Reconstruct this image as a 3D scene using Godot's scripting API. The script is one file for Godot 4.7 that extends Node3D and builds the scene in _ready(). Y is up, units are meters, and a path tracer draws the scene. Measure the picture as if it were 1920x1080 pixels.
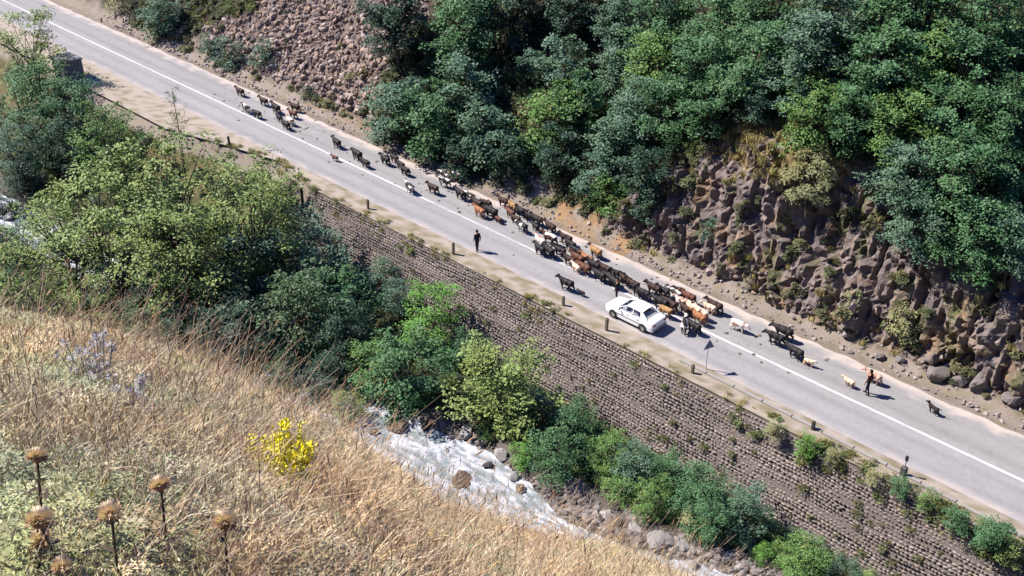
extends Node3D
# A mountain road seen from the opposite slope: a herd walks up the road between a rocky, wooded hill and a stone retaining wall over a stream.
# u runs along the road (down-valley), v across it (towards the hill); metres.
const ORIGIN := Vector2(3.604, -67.33)
const ALONG := Vector2(0.72262, 0.69124)
const ACROSS := Vector2(0.69124, -0.72262)
const EYE := 40.0

const HERD := [
	[-43.44, 2.26, "D", 0.64, 0, 0, "dark brown cow, leading the whole herd at the upper end of the road"],
	[-39.59, 0.29, "P", 0.64, 5, 0, "black and white cow, with a white saddle, on the centre line behind the leader"],
	[-37.73, 0.23, "K", 0.61, 0, 1, "black cow, beside the saddled one near the front, nearest the centre line"],
	[-39.80, 2.41, "D", 0.64, -5, 0, "dark brown cow, second along the far edge, just behind the leader"],
	[-37.47, 2.14, "K", 0.70, 0, 0, "black cow, the big one in the middle of the front bunch"],
	[-35.61, 1.14, "K", 0.58, 8, 1, "black cow, behind the big black one in the front bunch, below it"],
	[-33.76, 0.56, "K", 0.64, 10, 0, "black cow, lowest of the front bunch, on the centre line"],
	[-36.44, 3.56, "D", 0.61, -8, 0, "dark brown cow, hindmost on the far edge of the front bunch"],
	[-35.35, 2.50, "R", 0.61, 0, 0, "reddish brown cow, in the front bunch between a dark brown and a white one"],
	[-34.27, 1.40, "W", 0.58, 0, 0, "white cow, the only white one of the front bunch"],
	[-27.35, 1.25, "K", 0.64, 0, 0, "black cow, walking alone after the gap behind the front bunch"],
	[-25.30, -0.57, "R", 0.40, -10, 2, "reddish brown calf, alone across the centre line in the near lane"],
	[-24.07, 0.84, "K", 0.74, 5, 1, "black cow, long-bodied, head low, behind the lone black one"],
	[-22.46, 0.42, "K", 0.58, 0, 1, "black cow, close beside the long-bodied one, on the centre line"],
	[-21.65, 1.91, "K", 0.64, -5, 0, "black cow, foremost of the small group of four"],
	[-21.42, 2.72, "K", 0.58, 0, 0, "black cow, on the far side of the small group of four"],
	[-20.01, 2.20, "K", 0.58, 10, 0, "black cow, between two others in the small group of four"],
	[-18.94, 1.73, "K", 0.61, 0, 1, "black cow, hindmost of the small group of four"],
	[-16.27, -0.12, "P", 0.64, 5, 0, "black and white cow, with a pale belly, standing across the centre line alone"],
	[-14.77, 1.06, "D", 0.64, 0, 0, "dark brown cow, walking right behind the one on the centre line"],
	[-14.95, 2.47, "P", 0.64, -5, 0, "black and white cow, with a white flank patch, outer one of three abreast"],
	[-15.97, 3.48, "P", 0.54, -5, 0, "black and white cow, with a white neck, nearest the far edge of three abreast"],
	[-15.15, 3.91, "S", 0.64, 0, 0, "brown cow, with a pale back, rear one of three abreast"],
	[-12.51, 1.91, "K", 0.64, 0, 0, "black cow, heading the long middle file"],
	[-11.67, 2.15, "P", 0.61, 0, 0, "black and white cow, second in the long middle file, with white legs"],
	[-10.36, 1.69, "D", 0.64, 5, 0, "dark brown cow, third in the long middle file, above the orange one"],
	[-9.30, 0.87, "O", 0.64, 0, 0, "orange brown cow, the bright orange one in the middle file"],
	[-9.95, 2.29, "D", 0.54, -12, 1, "dark brown cow, on the far side of the middle file, over the orange one"],
	[-8.48, 1.33, "K", 0.74, 0, 1, "black cow, the big one right behind the orange one"],
	[-7.58, 1.18, "R", 0.42, 10, 2, "reddish brown calf, at the end of the middle file, by the centre line"],
	[-9.11, 3.34, "D", 0.61, -5, 0, "dark brown cow, foremost along the far edge of the road, where the verge is tan"],
	[-7.97, 3.24, "G", 0.64, 0, 0, "golden brown cow, the golden-backed one second along the far edge"],
	[-7.45, 2.40, "R", 0.58, 10, 1, "reddish brown cow, below the golden-backed one"],
	[-6.86, 3.08, "K", 0.64, 0, 0, "black cow, third along the far edge behind the golden-backed one"],
	[-6.48, 1.97, "D", 0.54, 5, 1, "dark brown cow, on the inner side of the far-edge file, before the pale-rumped one"],
	[-5.79, 2.90, "K", 0.64, -5, 0, "black cow, fourth along the far edge"],
	[-5.15, 2.93, "K", 0.64, 0, 0, "black cow, fifth along the far edge, its rump to a gap"],
	[-5.27, 1.40, "P", 0.64, 0, 1, "black and white cow, with a pale rump, lowest of the far-edge file"],
	[-4.67, 2.24, "K", 0.51, 8, 1, "black cow, in the gap between the far-edge file and the white one"],
	[-3.68, 2.81, "D", 0.64, 0, 0, "dark brown cow, last of the far-edge file, a little apart"],
	[-2.80, 0.72, "W", 0.64, 5, 0, "white cow, the white one with its head at the centre line, mid-herd"],
	[-2.50, 1.44, "S", 0.70, 0, 0, "brown cow, with a pale back, standing over the white one"],
	[-1.65, 2.27, "D", 0.64, -5, 0, "dark brown cow, far-edge one opposite the pale-backed one"],
	[-0.85, 1.83, "K", 0.64, 0, 0, "black cow, behind the far-edge brown one, mid-herd"],
	[-2.01, -0.20, "K", 0.61, 5, 0, "black cow, below the white one, foremost by the centre line mid-herd"],
	[-1.32, 0.02, "K", 0.67, 10, 1, "black cow, second below the white one, by the centre line"],
	[-0.79, 0.65, "K", 0.61, 0, 1, "black cow, third below the white one, with a glossy back"],
	[0.02, 1.36, "K", 0.64, -5, 0, "black cow, just ahead of the golden one on the verge"],
	[1.19, 2.31, "G", 0.67, 0, 0, "golden brown cow, standing alone on the far verge, dark-headed and golden"],
	[0.59, 0.12, "D", 0.64, 5, 0, "dark brown cow, at the near edge of the dense bunch, in the shade of others"],
	[0.89, 0.65, "R", 0.67, 0, 0, "reddish brown cow, foremost brown one of the dense bunch"],
	[1.45, 1.05, "O", 0.64, 0, 0, "orange brown cow, orange-brown, between the golden one and the dense bunch"],
	[2.09, -0.05, "R", 0.67, 8, 1, "reddish brown cow, the deep red one at the near edge of the dense bunch"],
	[1.50, -0.22, "T", 0.51, 5, 2, "cream calf, pale young one under the deep red one"],
	[2.34, 0.76, "K", 0.64, 0, 0, "black cow, in the middle of the dense bunch behind the deep red one"],
	[3.22, 0.89, "D", 0.64, -5, 0, "dark brown cow, on the far side of the dense bunch"],
	[3.50, -0.04, "K", 0.64, 8, 1, "black cow, on the near side of the dense bunch, head low"],
	[4.14, 0.18, "K", 0.64, 0, 0, "black cow, behind the head-low one in the dense bunch"],
	[4.42, 0.94, "K", 0.64, -8, 0, "black cow, far side, two places before the bunch thins out"],
	[4.75, 0.01, "K", 0.67, 5, 1, "black cow, near side, where the dense bunch thins out"],
	[5.18, 0.77, "D", 0.64, 0, 0, "dark brown cow, far side, last but one of the dense bunch"],
	[5.94, 0.63, "D", 0.64, 0, 0, "dark brown cow, hindmost of the dense bunch"],
	[6.65, 0.27, "K", 0.58, 6, 1, "black cow, small-headed, between the dense bunch and the car"],
	[7.17, 0.19, "K", 0.64, 0, 0, "black cow, right above the roof of the car"],
	[2.59, -2.50, "K", 0.70, 0, 0, "black cow, standing by itself in the near lane ahead of the car"],
	[3.83, -2.35, "K", 0.32, 0, 2, "black calf, very small, trotting behind the one alone in the near lane"],
	[7.34, 1.15, "D", 0.67, 0, 0, "dark brown cow, on the far edge above the car, head to the left"],
	[7.95, 1.43, "K", 0.58, -5, 0, "black cow, on the far edge, behind the brown one above the car"],
	[8.73, 1.59, "P", 0.64, 0, 0, "black and white cow, with white marks, on the far edge before the red-brown one"],
	[8.61, 2.38, "K", 0.45, -15, 2, "black calf, the young one half hidden on the far edge by the red-brown one"],
	[8.77, 0.04, "K", 0.70, 0, 1, "black cow, beside the tail of the car, foremost of a dark pair"],
	[9.33, 0.30, "D", 0.70, 0, 1, "dark brown cow, beside the tail of the car, rear of a dark pair"],
	[9.68, 1.93, "R", 0.64, 0, 0, "reddish brown cow, red-brown, on the far edge behind the car"],
	[9.90, 1.02, "W", 0.70, 0, 0, "white cow, pinkish white, behind the dark pair by the car"],
	[9.62, -0.49, "G", 0.64, 175, 0, "golden brown cow, golden, close to the rear corner of the car"],
	[10.27, 0.69, "D", 0.58, 20, 0, "dark brown cow, dark-headed, between the white one and the cream ones"],
	[10.87, 0.87, "T", 0.70, 0, 0, "cream cow, cream, foremost of the pale bunch behind the car"],
	[11.44, 0.98, "T", 0.64, 5, 0, "cream cow, cream, at the rear of the pale bunch behind the car"],
	[11.65, 0.39, "O", 0.64, 0, 0, "orange brown cow, orange-brown, under the pale bunch behind the car"],
	[11.42, 1.88, "T", 0.58, -8, 0, "cream cow, pale, on the far side of the pale bunch behind the car"],
	[11.61, 2.20, "D", 0.70, 0, 0, "dark brown cow, the big one on the far edge behind the pale bunch"],
	[11.47, -0.96, "P", 0.67, 60, 0, "black and white cow, facing the camera side with a white blaze, behind the car"],
	[12.02, -0.72, "K", 0.64, 0, 0, "black cow, behind the white-blazed one, over the road sign"],
	[14.00, 1.47, "W", 0.61, 170, 1, "white cow, pinkish white, turned downhill on the road past the sign"],
	[16.60, 2.65, "K", 0.74, 0, 1, "black cow, far one of the black pair on the verge"],
	[16.60, 1.78, "K", 0.70, 0, 1, "black cow, near one of the black pair, head at the road"],
	[18.31, 1.33, "K", 0.64, 0, 1, "black cow, on the road just below the black pair"],
	[19.36, 1.23, "T", 0.38, 170, 2, "cream calf, small and pale, right behind the one below the black pair"],
	[22.18, 1.07, "T", 0.42, 0, 2, "cream calf, small and tan, walking just ahead of the last herder"],
	[23.07, 2.39, "L", 0.61, 0, 0, "pinkish tan cow, close beside the last herder"],
]
# u, v, size, kind, green, which one, place
const PLANTS := [
	[-29.4, 10.7, 1.06, "B", 3, "very dark tree above the right corner of the scree", 0],
	[-22.1, 11.5, 1.08, "B", 0, "sunlit green tree right of the dark one above the scree", 0],
	[-18.7, 14.6, 0.94, "B", 3, "dark tree at the top edge over the deep shade pocket", 0],
	[-13.6, 16.3, 0.91, "B", 3, "second dark tree at the top edge, over the grey-green shrubs", 0],
	[-8.0, 16.2, 0.71, "B", 2, "slim grey-green tree standing at the right of the shade pocket", 0],
	[-4.0, 16.4, 0.91, "B", 0, "green tree at the top edge, right of the slim grey one", 0],
	[0.9, 16.0, 0.98, "B", 0, "top-edge forest tree, third left of the large right block", 0],
	[6.3, 14.2, 0.92, "B", 0, "top-edge forest tree with a fine even crown, over the ridge of shrubs", 0],
	[10.4, 13.6, 0.93, "B", 2, "bluish top-edge tree in the middle of the right forest block", 0],
	[13.4, 14.5, 0.90, "B", 0, "broad top-edge tree right of the bluish one", 0],
	[16.7, 15.4, 0.88, "B", 0, "broad top-edge tree with dark hollows below it", 0],
	[19.7, 16.9, 0.87, "B", 0, "top-edge tree in the upper right corner of the forest", 0],
	[-2.3, 13.5, 0.84, "B", 1, "bright yellow-green tree behind the grey-green shrubs", 0],
	[3.1, 11.8, 0.89, "B", 0, "round green tree between the bright tree and the even ones", 0],
	[7.3, 11.1, 0.85, "B", 0, "second-row forest tree above the golden grass spur", 0],
	[11.6, 10.8, 0.86, "B", 2, "second-row tree, grey-green, above the feathery shrub", 0],
	[15.3, 11.7, 0.88, "B", 0, "second-row tree left of the long dark hollow", 0],
	[18.2, 13.4, 0.78, "B", 1, "second-row tree with yellow sunlit tips over the hollow", 0],
	[21.4, 14.3, 0.81, "B", 0, "second-row tree close to the right edge of the forest", 0],
	[13.2, 9.1, 0.71, "B", 1, "yellow-green tree just above the feathery shrub", 0],
	[15.5, 9.8, 0.65, "B", 0, "narrow tree between the yellow-green one and the dark hollow", 0],
	[18.2, 10.4, 0.73, "B", 1, "light green tree with layered sprays over the cliff hollow", 0],
	[21.1, 11.3, 0.76, "B", 0, "third-row tree above the big tree of the cliff edge", 0],
	[23.8, 12.6, 0.70, "B", 0, "third-row tree cut by the right edge of the view", 0],
	[4.4, 9.8, 0.67, "B", 0, "tree on the slope above the golden grass spur, to its left", 0],
	[8.5, 10.0, 0.48, "B", 2, "small grey-green tree right on top of the grass spur", 0],
	[1.5, 10.2, 0.70, "B", 0, "tree between the tall grey shrub and the grass spur", 0],
	[-2.2, 10.4, 0.83, "B", 2, "tall grey-green tree over the tan verge", 0],
	[20.0, 8.5, 0.68, "B", 2, "grey-green tree leaning over the cliff's right half", 0],
	[23.2, 8.6, 0.83, "B", 0, "largest tree at the cliff edge, bright on its top", 0],
	[25.0, 10.5, 0.61, "B", 0, "tree right of the largest cliff-edge tree", 0],
	[22.4, 7.7, 0.67, "B", 2, "tree hanging lowest over the middle of the cliff", 0],
	[25.1, 7.7, 0.73, "B", 0, "tree below the largest cliff-edge tree", 0],
	[27.2, 8.0, 0.60, "B", 2, "tree at the right edge, above the grey boulders", 0],
	[-2.7, 9.3, 1.35, "S", 2, "grey shrub on the slope left of the tall grey-green tree", 0],
	[-11.1, 12.6, 1.49, "S", 2, "silvery round shrub under the deep shade pocket", 0],
	[-14.9, 13.0, 0.87, "S", 2, "small silvery shrub left of the round silvery one", 0],
	[-6.5, 14.0, 1.28, "S", 2, "silvery shrub under the slim grey-green tree", 0],
	[-18.1, 8.6, 1.86, "S", 2, "large silvery shrub right of the dark scree corner", 0],
	[-24.5, 5.4, 1.79, "S", 2, "grey-green shrub at the road end of the scree", 0],
	[-19.5, 5.5, 1.86, "S", 0, "green shrub between the scree shrub and the silvery one", 0],
	[-14.0, 6.6, 1.57, "S", 2, "pale silvery shrub low above the road verge", 0],
	[-9.7, 8.9, 1.65, "S", 1, "bright yellow-green shrub in the middle of the slope", 0],
	[-7.5, 10.8, 1.40, "S", 0, "green shrub beside the bright yellow-green one", 0],
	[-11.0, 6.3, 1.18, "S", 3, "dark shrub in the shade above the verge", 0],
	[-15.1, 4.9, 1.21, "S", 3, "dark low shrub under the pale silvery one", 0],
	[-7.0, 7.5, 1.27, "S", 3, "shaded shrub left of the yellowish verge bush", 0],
	[-3.5, 7.3, 1.13, "S", 2, "grey shrub directly over the yellowish verge bush", 0],
	[-0.9, 6.7, 1.80, "L", 1, "yellowish bush at the left end of the cliff", 0],
	[1.9, 7.0, 1.18, "S", 3, "dark shrub at the top left of the cliff", 0],
	[2.8, 6.4, 1.35, "L", 2, "grey bush clinging to the cliff's left end", 0],
	[14.2, 8.1, 1.19, "F", 4, "feathery pale shrub standing on top of the cliff", 0],
	[8.1, 6.5, 1.04, "L", 2, "little bush in the cleft of the cliff", 0],
	[22.5, 6.2, 1.19, "L", 4, "dry yellow-green bush low on the right part of the cliff", 0],
	[19.2, 6.3, 0.89, "L", 4, "small dry bush in the middle of the cliff foot", 0],
	[-62.9, 5.7, 1.44, "S", 2, "grey-green shrub at the top, left of the scree", 0],
	[-49.7, 5.8, 1.94, "L", 2, "low grey bush at the foot of the scree", 0],
	[-45.7, 6.7, 1.69, "L", 2, "second low grey bush at the scree foot, nearer the herd", 0],
	[-53.7, 5.9, 1.38, "L", 2, "smallest grey bush at the scree foot, on its left", 0],
	[-37.3, 5.8, 0.81, "L", 3, "tiny dark bush on the verge under the scree", 0],
	[-72.1, 6.1, 2.11, "L", 4, "dry bush in the top left bank above the road", 0],
	[-61.4, -9.5, 1.09, "B", 5, "olive tree overlapping the road beside the concrete box", 1],
	[-49.3, -11.5, 1.01, "B", 0, "green tree below the concrete box", 1],
	[-54.0, -14.3, 1.17, "B", 0, "large green tree at the left edge below the olive one", 1],
	[-41.6, -12.5, 0.93, "B", 1, "bright green tree left of the low parapet", 1],
	[-50.3, -17.3, 0.83, "B", 2, "grey-green tree at the left edge over the shaded bank", 1],
	[-46.8, -13.8, 0.80, "B", 3, "dark tree between the bright green one and the left edge", 1],
	[-23.9, -16.4, 1.50, "B", 5, "pale olive tree, top of the big middle clump", 1],
	[-20.2, -13.3, 1.33, "B", 5, "pale olive tree on the right of the big middle clump", 1],
	[-23.9, -24.3, 1.28, "S", 5, "yellow-green bush right of the one at the left edge, behind the grass", 1],
	[-48.0, -17.3, 1.20, "S", 3, "dark bush on the shaded bank above the water at the left edge", 1],
	[-37.6, -24.0, 1.19, "S", 2, "grey-green bush by the stream at the left edge", 1],
	[-26.7, -20.7, 1.38, "B", 5, "pale olive tree on the left of the big middle clump", 1],
	[-19.8, -19.4, 1.27, "B", 5, "open-crowned olive tree with dark stems in the middle clump", 1],
	[-29.6, -23.2, 1.06, "B", 5, "yellow-green tree at the left by the stream", 1],
	[-24.7, -8.7, 1.44, "S", 5, "yellowish bush at the near end of the stone wall", 1],
	[-27.0, -27.4, 1.58, "S", 5, "yellow-green bush behind the dry grass at the left edge", 1],
	[-19.0, -10.1, 1.95, "S", 2, "bluish green bush against the upper wall", 1],
	[-15.0, -9.7, 1.68, "S", 2, "grey-green bush right of the bluish one", 1],
	[-18.1, -15.8, 2.07, "S", 3, "dark bush under the open-crowned olive tree", 1],
	[-23.3, -21.3, 1.86, "S", 3, "dark bush below the left part of the middle clump", 1],
	[-10.9, -15.9, 2.17, "S", 6, "large dark olive bush above the grass slope", 1],
	[-12.8, -18.7, 1.86, "S", 3, "very dark bush just behind the grass slope", 1],
	[-7.0, -14.8, 1.43, "S", 3, "dark bush above the head of the rapids", 1],
	[-10.9, -11.7, 1.61, "S", 0, "green bush in front of the stone wall, right of the dark olive one", 1],
	[-12.1, -7.5, 1.01, "S", 2, "small grey bush against the wall by the green one", 1],
	[-9.3, -7.8, 0.88, "S", 2, "second small grey bush against the wall", 1],
	[-4.6, -9.1, 1.56, "S", 7, "bright grass-green bush halfway along the wall", 1],
	[-15.6, -21.7, 1.44, "S", 3, "dark bush behind the grass slope, below the dark-stemmed tree", 1],
	[-19.6, -22.6, 1.27, "S", 6, "dark olive bush behind the grass slope, left of the stems", 1],
	[-38.2, -20.0, 1.35, "S", 5, "yellow-green bush between the stream and the big middle clump at the left", 1],
	[-8.1, -19.1, 0.96, "S", 6, "olive bush at the edge of the grass slope, under the large dark olive one", 1],
	[-47.1, -20.0, 1.04, "S", 3, "dark bush at the left edge just above the water", 1],
	[-5.9, -17.7, 1.09, "S", 3, "dark bush at the edge of the grass slope, left of the rapids", 1],
	[-2.6, -17.9, 0.78, "S", 5, "pale olive bush at the edge of the grass slope by the head of the rapids", 1],
	[-3.9, -15.1, 1.23, "S", 1, "bright bush on the bank beside the rapids", 1],
	[-0.9, -14.3, 1.75, "S", 0, "wide green bush over the top of the rapids", 1],
	[5.2, -11.4, 1.98, "S", 5, "big yellow-topped bush in front of the wall", 1],
	[-0.8, -8.7, 0.92, "S", 0, "green bush between the wide one and the yellow-topped one", 1],
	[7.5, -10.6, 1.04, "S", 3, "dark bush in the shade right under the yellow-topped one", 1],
	[9.7, -9.5, 0.97, "S", 0, "green bush at the foot of the wall, right of the yellow-topped one", 1],
	[8.7, -13.1, 1.19, "L", 7, "bright grassy bush on the bank below the pale boulder", 1],
	[11.2, -12.5, 1.04, "S", 0, "mid green bush behind the bright grassy one", 1],
	[13.2, -10.6, 0.90, "S", 1, "light green bush in the middle of the right bank", 1],
	[15.1, -10.1, 0.92, "S", 2, "grey-green bush left of the round bank bush", 1],
	[16.4, -9.3, 0.85, "S", 0, "round green bush in the middle of the right bank row", 1],
	[19.3, -9.6, 1.13, "S", 0, "tall green bush over the flat grey rocks", 1],
	[21.8, -9.3, 1.00, "S", 2, "grey-green bush at the right end of the bank row", 1],
	[20.7, -10.5, 0.92, "S", 0, "green bush under the tall one, above the rocks", 1],
	[17.4, -11.6, 0.79, "S", 1, "light bush over the pile of pale boulders", 1],
	[19.9, -11.0, 1.04, "L", 4, "dry yellowish bush above the grey rocks", 1],
	[15.1, -11.6, 1.14, "L", 1, "small light bush behind the brown boulder", 1],
	[26.4, -9.8, 0.93, "S", 1, "light green bush at the bottom edge by the wall", 1],
	[24.0, -10.1, 0.77, "L", 7, "small yellow-green bush beside the last pale rock", 1],
	[28.2, -9.0, 0.64, "S", 2, "grey bush at the bottom edge right of the light one", 1],
	[-31.1, -7.7, 1.79, "L", 4, "dry bush on the grassy bank under the parapet", 1],
	[-27.0, -7.0, 1.66, "L", 5, "olive bush on the bank at the end of the parapet", 1],
	[-25.7, -5.7, 1.14, "L", 5, "small olive bush at the edge of the road", 1],
	[21.3, -5.7, 0.62, "L", 4, "dry yellow tuft bush on the wall top above the light bank bushes", 2],
	[23.4, -5.7, 0.76, "L", 7, "yellow-green bush on the wall top by a marker post", 2],
	[24.8, -5.4, 0.55, "L", 4, "dry bush on the wall top right of the yellow-green one", 2],
	[27.3, -5.4, 0.59, "L", 4, "dry bush on the wall top left of the signal post", 2],
	[28.7, -5.1, 0.77, "L", 0, "green bush on the wall top at the foot of the last post", 2],
	[30.2, -5.2, 0.72, "L", 1, "light green bush on the wall top right of the last post", 2],
	[32.1, -5.5, 0.84, "L", 0, "green bush on the wall top near the right bottom", 2],
	[33.9, -5.8, 0.63, "S", 0, "big green bush on the wall top in the bottom right corner", 2],
	[35.1, -5.9, 0.81, "L", 5, "olive bush at the right edge on the wall top", 2],
]
const POSTS := [
	[-34.63, -4.93, "grey marker post at the end of the parapet", 0.85, 1],
	[-16.63, -4.19, "brown marker post nearest the upper start of the stone wall", 0.8, 0],
	[-6.66, -4.45, "marker post just left of the person in navy", 0.95, 0],
	[3.70, -4.07, "marker post below the black cow alone in the near lane", 0.7, 0],
	[7.74, -4.38, "marker post beside the front of the white car", 0.95, 0],
	[14.55, -4.33, "stumpy brown marker post left of the road sign pole", 0.62, 0],
	[22.76, -4.01, "small marker post at the end of the concrete edging", 0.6, 1],
]
const SIGNAL := [28.32, -4.03]
const SIGN := [14.92, -3.44]
const CAR := [8.33, -2.16]
const DOG := [27.06, 2.12]
const MEN := [
	[-5.67, -2.96],
	[5.93, -1.10],
	[23.38, 1.14],
]
# u, v, height, radius, flatness, colour, which one
const ROCKS := [
	[3.92, -13.65, -5.35, 0.66, 0.7, "pale", "rounded pale boulder on the far bank at the head of the rapids"],
	[7.16, -13.67, -5.35, 0.64, 0.65, "pale", "pale boulder beside the bright grassy bush on the bank"],
	[6.94, -17.09, -5.35, 0.82, 0.5, "brown", "brown rock in the middle of the rapids"],
	[12.42, -12.83, -5.35, 1.00, 0.45, "pink", "flat pinkish rock at the right end of the rapids"],
	[11.92, -13.96, -5.35, 0.58, 0.6, "dark", "dark wet rock at the lower end of the rapids"],
	[18.98, -12.82, -5.35, 1.00, 0.55, "grey", "big grey boulder with a dark face at the pool"],
	[20.06, -12.25, -5.35, 0.67, 0.35, "grey", "flat grey slab right of the big grey boulder"],
	[17.29, -13.03, -5.35, 0.56, 0.6, "pale", "pale boulder under the light bush, left of the big grey one"],
	[16.23, -13.57, -5.35, 0.68, 0.5, "brown", "brown boulder at the left of the boulder pile"],
	[15.34, -13.08, -5.35, 0.53, 0.45, "pale", "flat pale rock on top of the boulder pile"],
	[14.60, -13.17, -5.35, 0.32, 0.5, "grey", "small grey rock at the upper end of the boulder pile"],
	[16.98, -11.63, -5.35, 0.50, 0.6, "pink", "pinkish rock under the light bush over the pile"],
	[20.99, -11.81, -5.35, 0.39, 0.5, "grey", "small grey rock between the slab and the tilted rock"],
	[22.42, -10.95, -5.35, 0.69, 0.5, "pale", "long tilted pale rock at the foot of the green bushes"],
	[23.35, -11.17, -5.35, 0.39, 0.6, "pale", "small pale rock below the tilted one"],
	[24.77, -10.26, -5.35, 0.62, 0.45, "grey", "grey rock at the bottom edge by the wall foot bushes"],
	[0.11, -16.17, -5.35, 0.80, 0.5, "brown", "reddish brown rock at the top of the rapids"],
	[-0.48, -17.71, -5.35, 0.38, 0.6, "dark", "dark stone at the left end of the rapids"],
	[1.58, -14.92, -5.35, 0.52, 0.5, "dark", "dark stone under the wide bush above the rapids"],
	[7.22, -14.92, -5.35, 0.40, 0.5, "dark", "dark stone at the far edge of the rapids"],
	[9.13, -14.52, -5.35, 0.43, 0.45, "grey", "grey stone in the foam left of the flat pinkish rock"],
	[10.09, -15.06, -5.35, 0.39, 0.5, "brown", "small brown stone in the foam of the lower rapids"],
	[5.28, -13.45, -5.35, 0.44, 0.45, "grey", "grey stone between the two pale boulders on the bank"],
	[14.23, -13.95, -5.35, 0.41, 0.5, "grey", "grey stone on the gravel right of the flat pinkish rock"],
	[17.19, -14.12, -5.35, 0.52, 0.5, "brown", "brown stone on the gravel left of the big grey boulder"],
	[16.25, -15.61, -5.35, 0.46, 0.4, "pink", "pinkish stone beside the small white pool at the grass edge"],
	[16.17, -12.10, -5.35, 0.35, 0.6, "grey", "small grey stone between the pile and the light bush"],
	[18.66, -11.54, -5.35, 0.46, 0.5, "brown", "brown stone in the shade above the big grey boulder"],
	[21.29, -10.78, -5.35, 0.46, 0.5, "pale", "pale stone above the tilted rock in the shade of the bushes"],
	[21.33, -12.89, -5.35, 0.42, 0.5, "grey", "grey stone at the head of the bottom pool"],
	[23.51, -10.08, -5.35, 0.39, 0.5, "grey", "grey stone left of the small yellow-green bush"],
	[-46.06, -20.65, -5.35, 0.79, 0.4, "pale", "pale rock in the stream at the left edge"],
	[25.74, 5.27, 0.45, 0.94, 0.8, "grey", "large smooth grey boulder at the cliff foot near the last person"],
	[27.07, 5.48, 0.54, 0.55, 0.9, "grey", "upright grey boulder right of the large smooth one"],
	[28.12, 5.80, 0.79, 0.86, 0.8, "grey", "dark grey block at the right of the cliff foot"],
	[24.88, 5.79, 0.87, 0.39, 0.6, "pale", "pale flat stone on top of the large smooth boulder"],
	[28.30, 6.36, 2.27, 0.73, 0.5, "grey", "slab above the dark grey block at the cliff foot"],
	[23.42, 5.24, 0.43, 0.40, 0.6, "pink", "pinkish stone at the cliff foot left of the large boulder"],
	[22.21, 4.87, 0.30, 0.37, 0.6, "pale", "pale stone at the cliff foot over the last person"],
	[30.14, 5.77, 0.68, 0.62, 0.6, "dark", "dark boulder at the right edge of the cliff foot"],
]
const THISTLES := [
	[-1.453, -2.477, 0.42, 0.056, 0.04, "dry thistle standing tallest at the left edge"],
	[-1.283, -2.218, 0.3, 0.069, -0.03, "dry thistle with the widest head, low at the left"],
	[-1.134, -2.231, 0.36, 0.060, 0.02, "dry thistle right of the widest one on a straight dark stem"],
	[-1.371, -2.230, 0.22, 0.059, 0.04, "pale-topped dry thistle left below the widest one"],
	[-0.906, -2.461, 0.36, 0.067, 0.02, "dry thistle farthest right, dark red brown"],
	[-1.102, -2.519, 0.4, 0.056, 0.02, "dry thistle with a ragged head between the straight and the farthest one"],
	[-1.266, -2.148, 0.17, 0.051, 0.02, "dry thistle cut by the bottom edge at the left"],
]
const YELLOW := [-1.197, -4.283]
const HERBS := [
	[-2.293, -4.793, 1.1, "blue-grey herb standing out of the dry grass at the left"],
	[-1.925, -4.326, 0.8, "smaller blue-grey herb below the larger one"],
]
const SAPLING := [-34.7, -9.5, -1.80]

var rng := RandomNumberGenerator.new()
var rough := FastNoiseLite.new()
var fine := FastNoiseLite.new()
var crack := FastNoiseLite.new()
var taken := {}

func W(u: float, v: float, y := 0.0) -> Vector3:
	var q := ORIGIN + ALONG * u + ACROSS * v
	return Vector3(q.x, y, q.y)

func UV(p: Vector3) -> Vector2:
	var q := Vector2(p.x, p.z) - ORIGIN
	return Vector2(q.dot(ALONG), q.dot(ACROSS))

func piece(x: float, pts: Array) -> float:
	if x <= pts[0][0]: return pts[0][1]
	for i in pts.size() - 1:
		if x <= pts[i + 1][0]:
			return lerpf(pts[i][1], pts[i + 1][1], (x - pts[i][0]) / (pts[i + 1][0] - pts[i][0]))
	return pts[-1][1]

const CLIFF := [[-2, 0.0], [2, 4.0], [8, 8.5], [14, 9.5], [20, 8.0], [28, 6.5], [36, 6.0], [60, 6.0]]
const STREAM := [[-110, -26.0], [-49, -20.5], [-2, -18.2], [8, -16.8], [16, -15.6], [24, -13.8], [60, -13.0]]
const VERGE := [[-80, -7.0], [-42, -6.9], [-35, -5.2], [-29, -3.9], [-26, -4.6], [-23, -5.1]]

func stream(u: float) -> float: return piece(u, STREAM)
const WIDTH := [[-110, 1.6], [-36, 1.6], [-25, 2.2], [0, 2.8], [7, 3.0], [9.5, 2.5], [12, 1.5], [14, 0.85], [18, 0.8], [21, 1.7], [24, 2.0], [60, 2.2]]
func stream_half(u: float) -> float: return piece(u, WIDTH)
func verge(u: float) -> float: return piece(u, VERGE)

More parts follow.
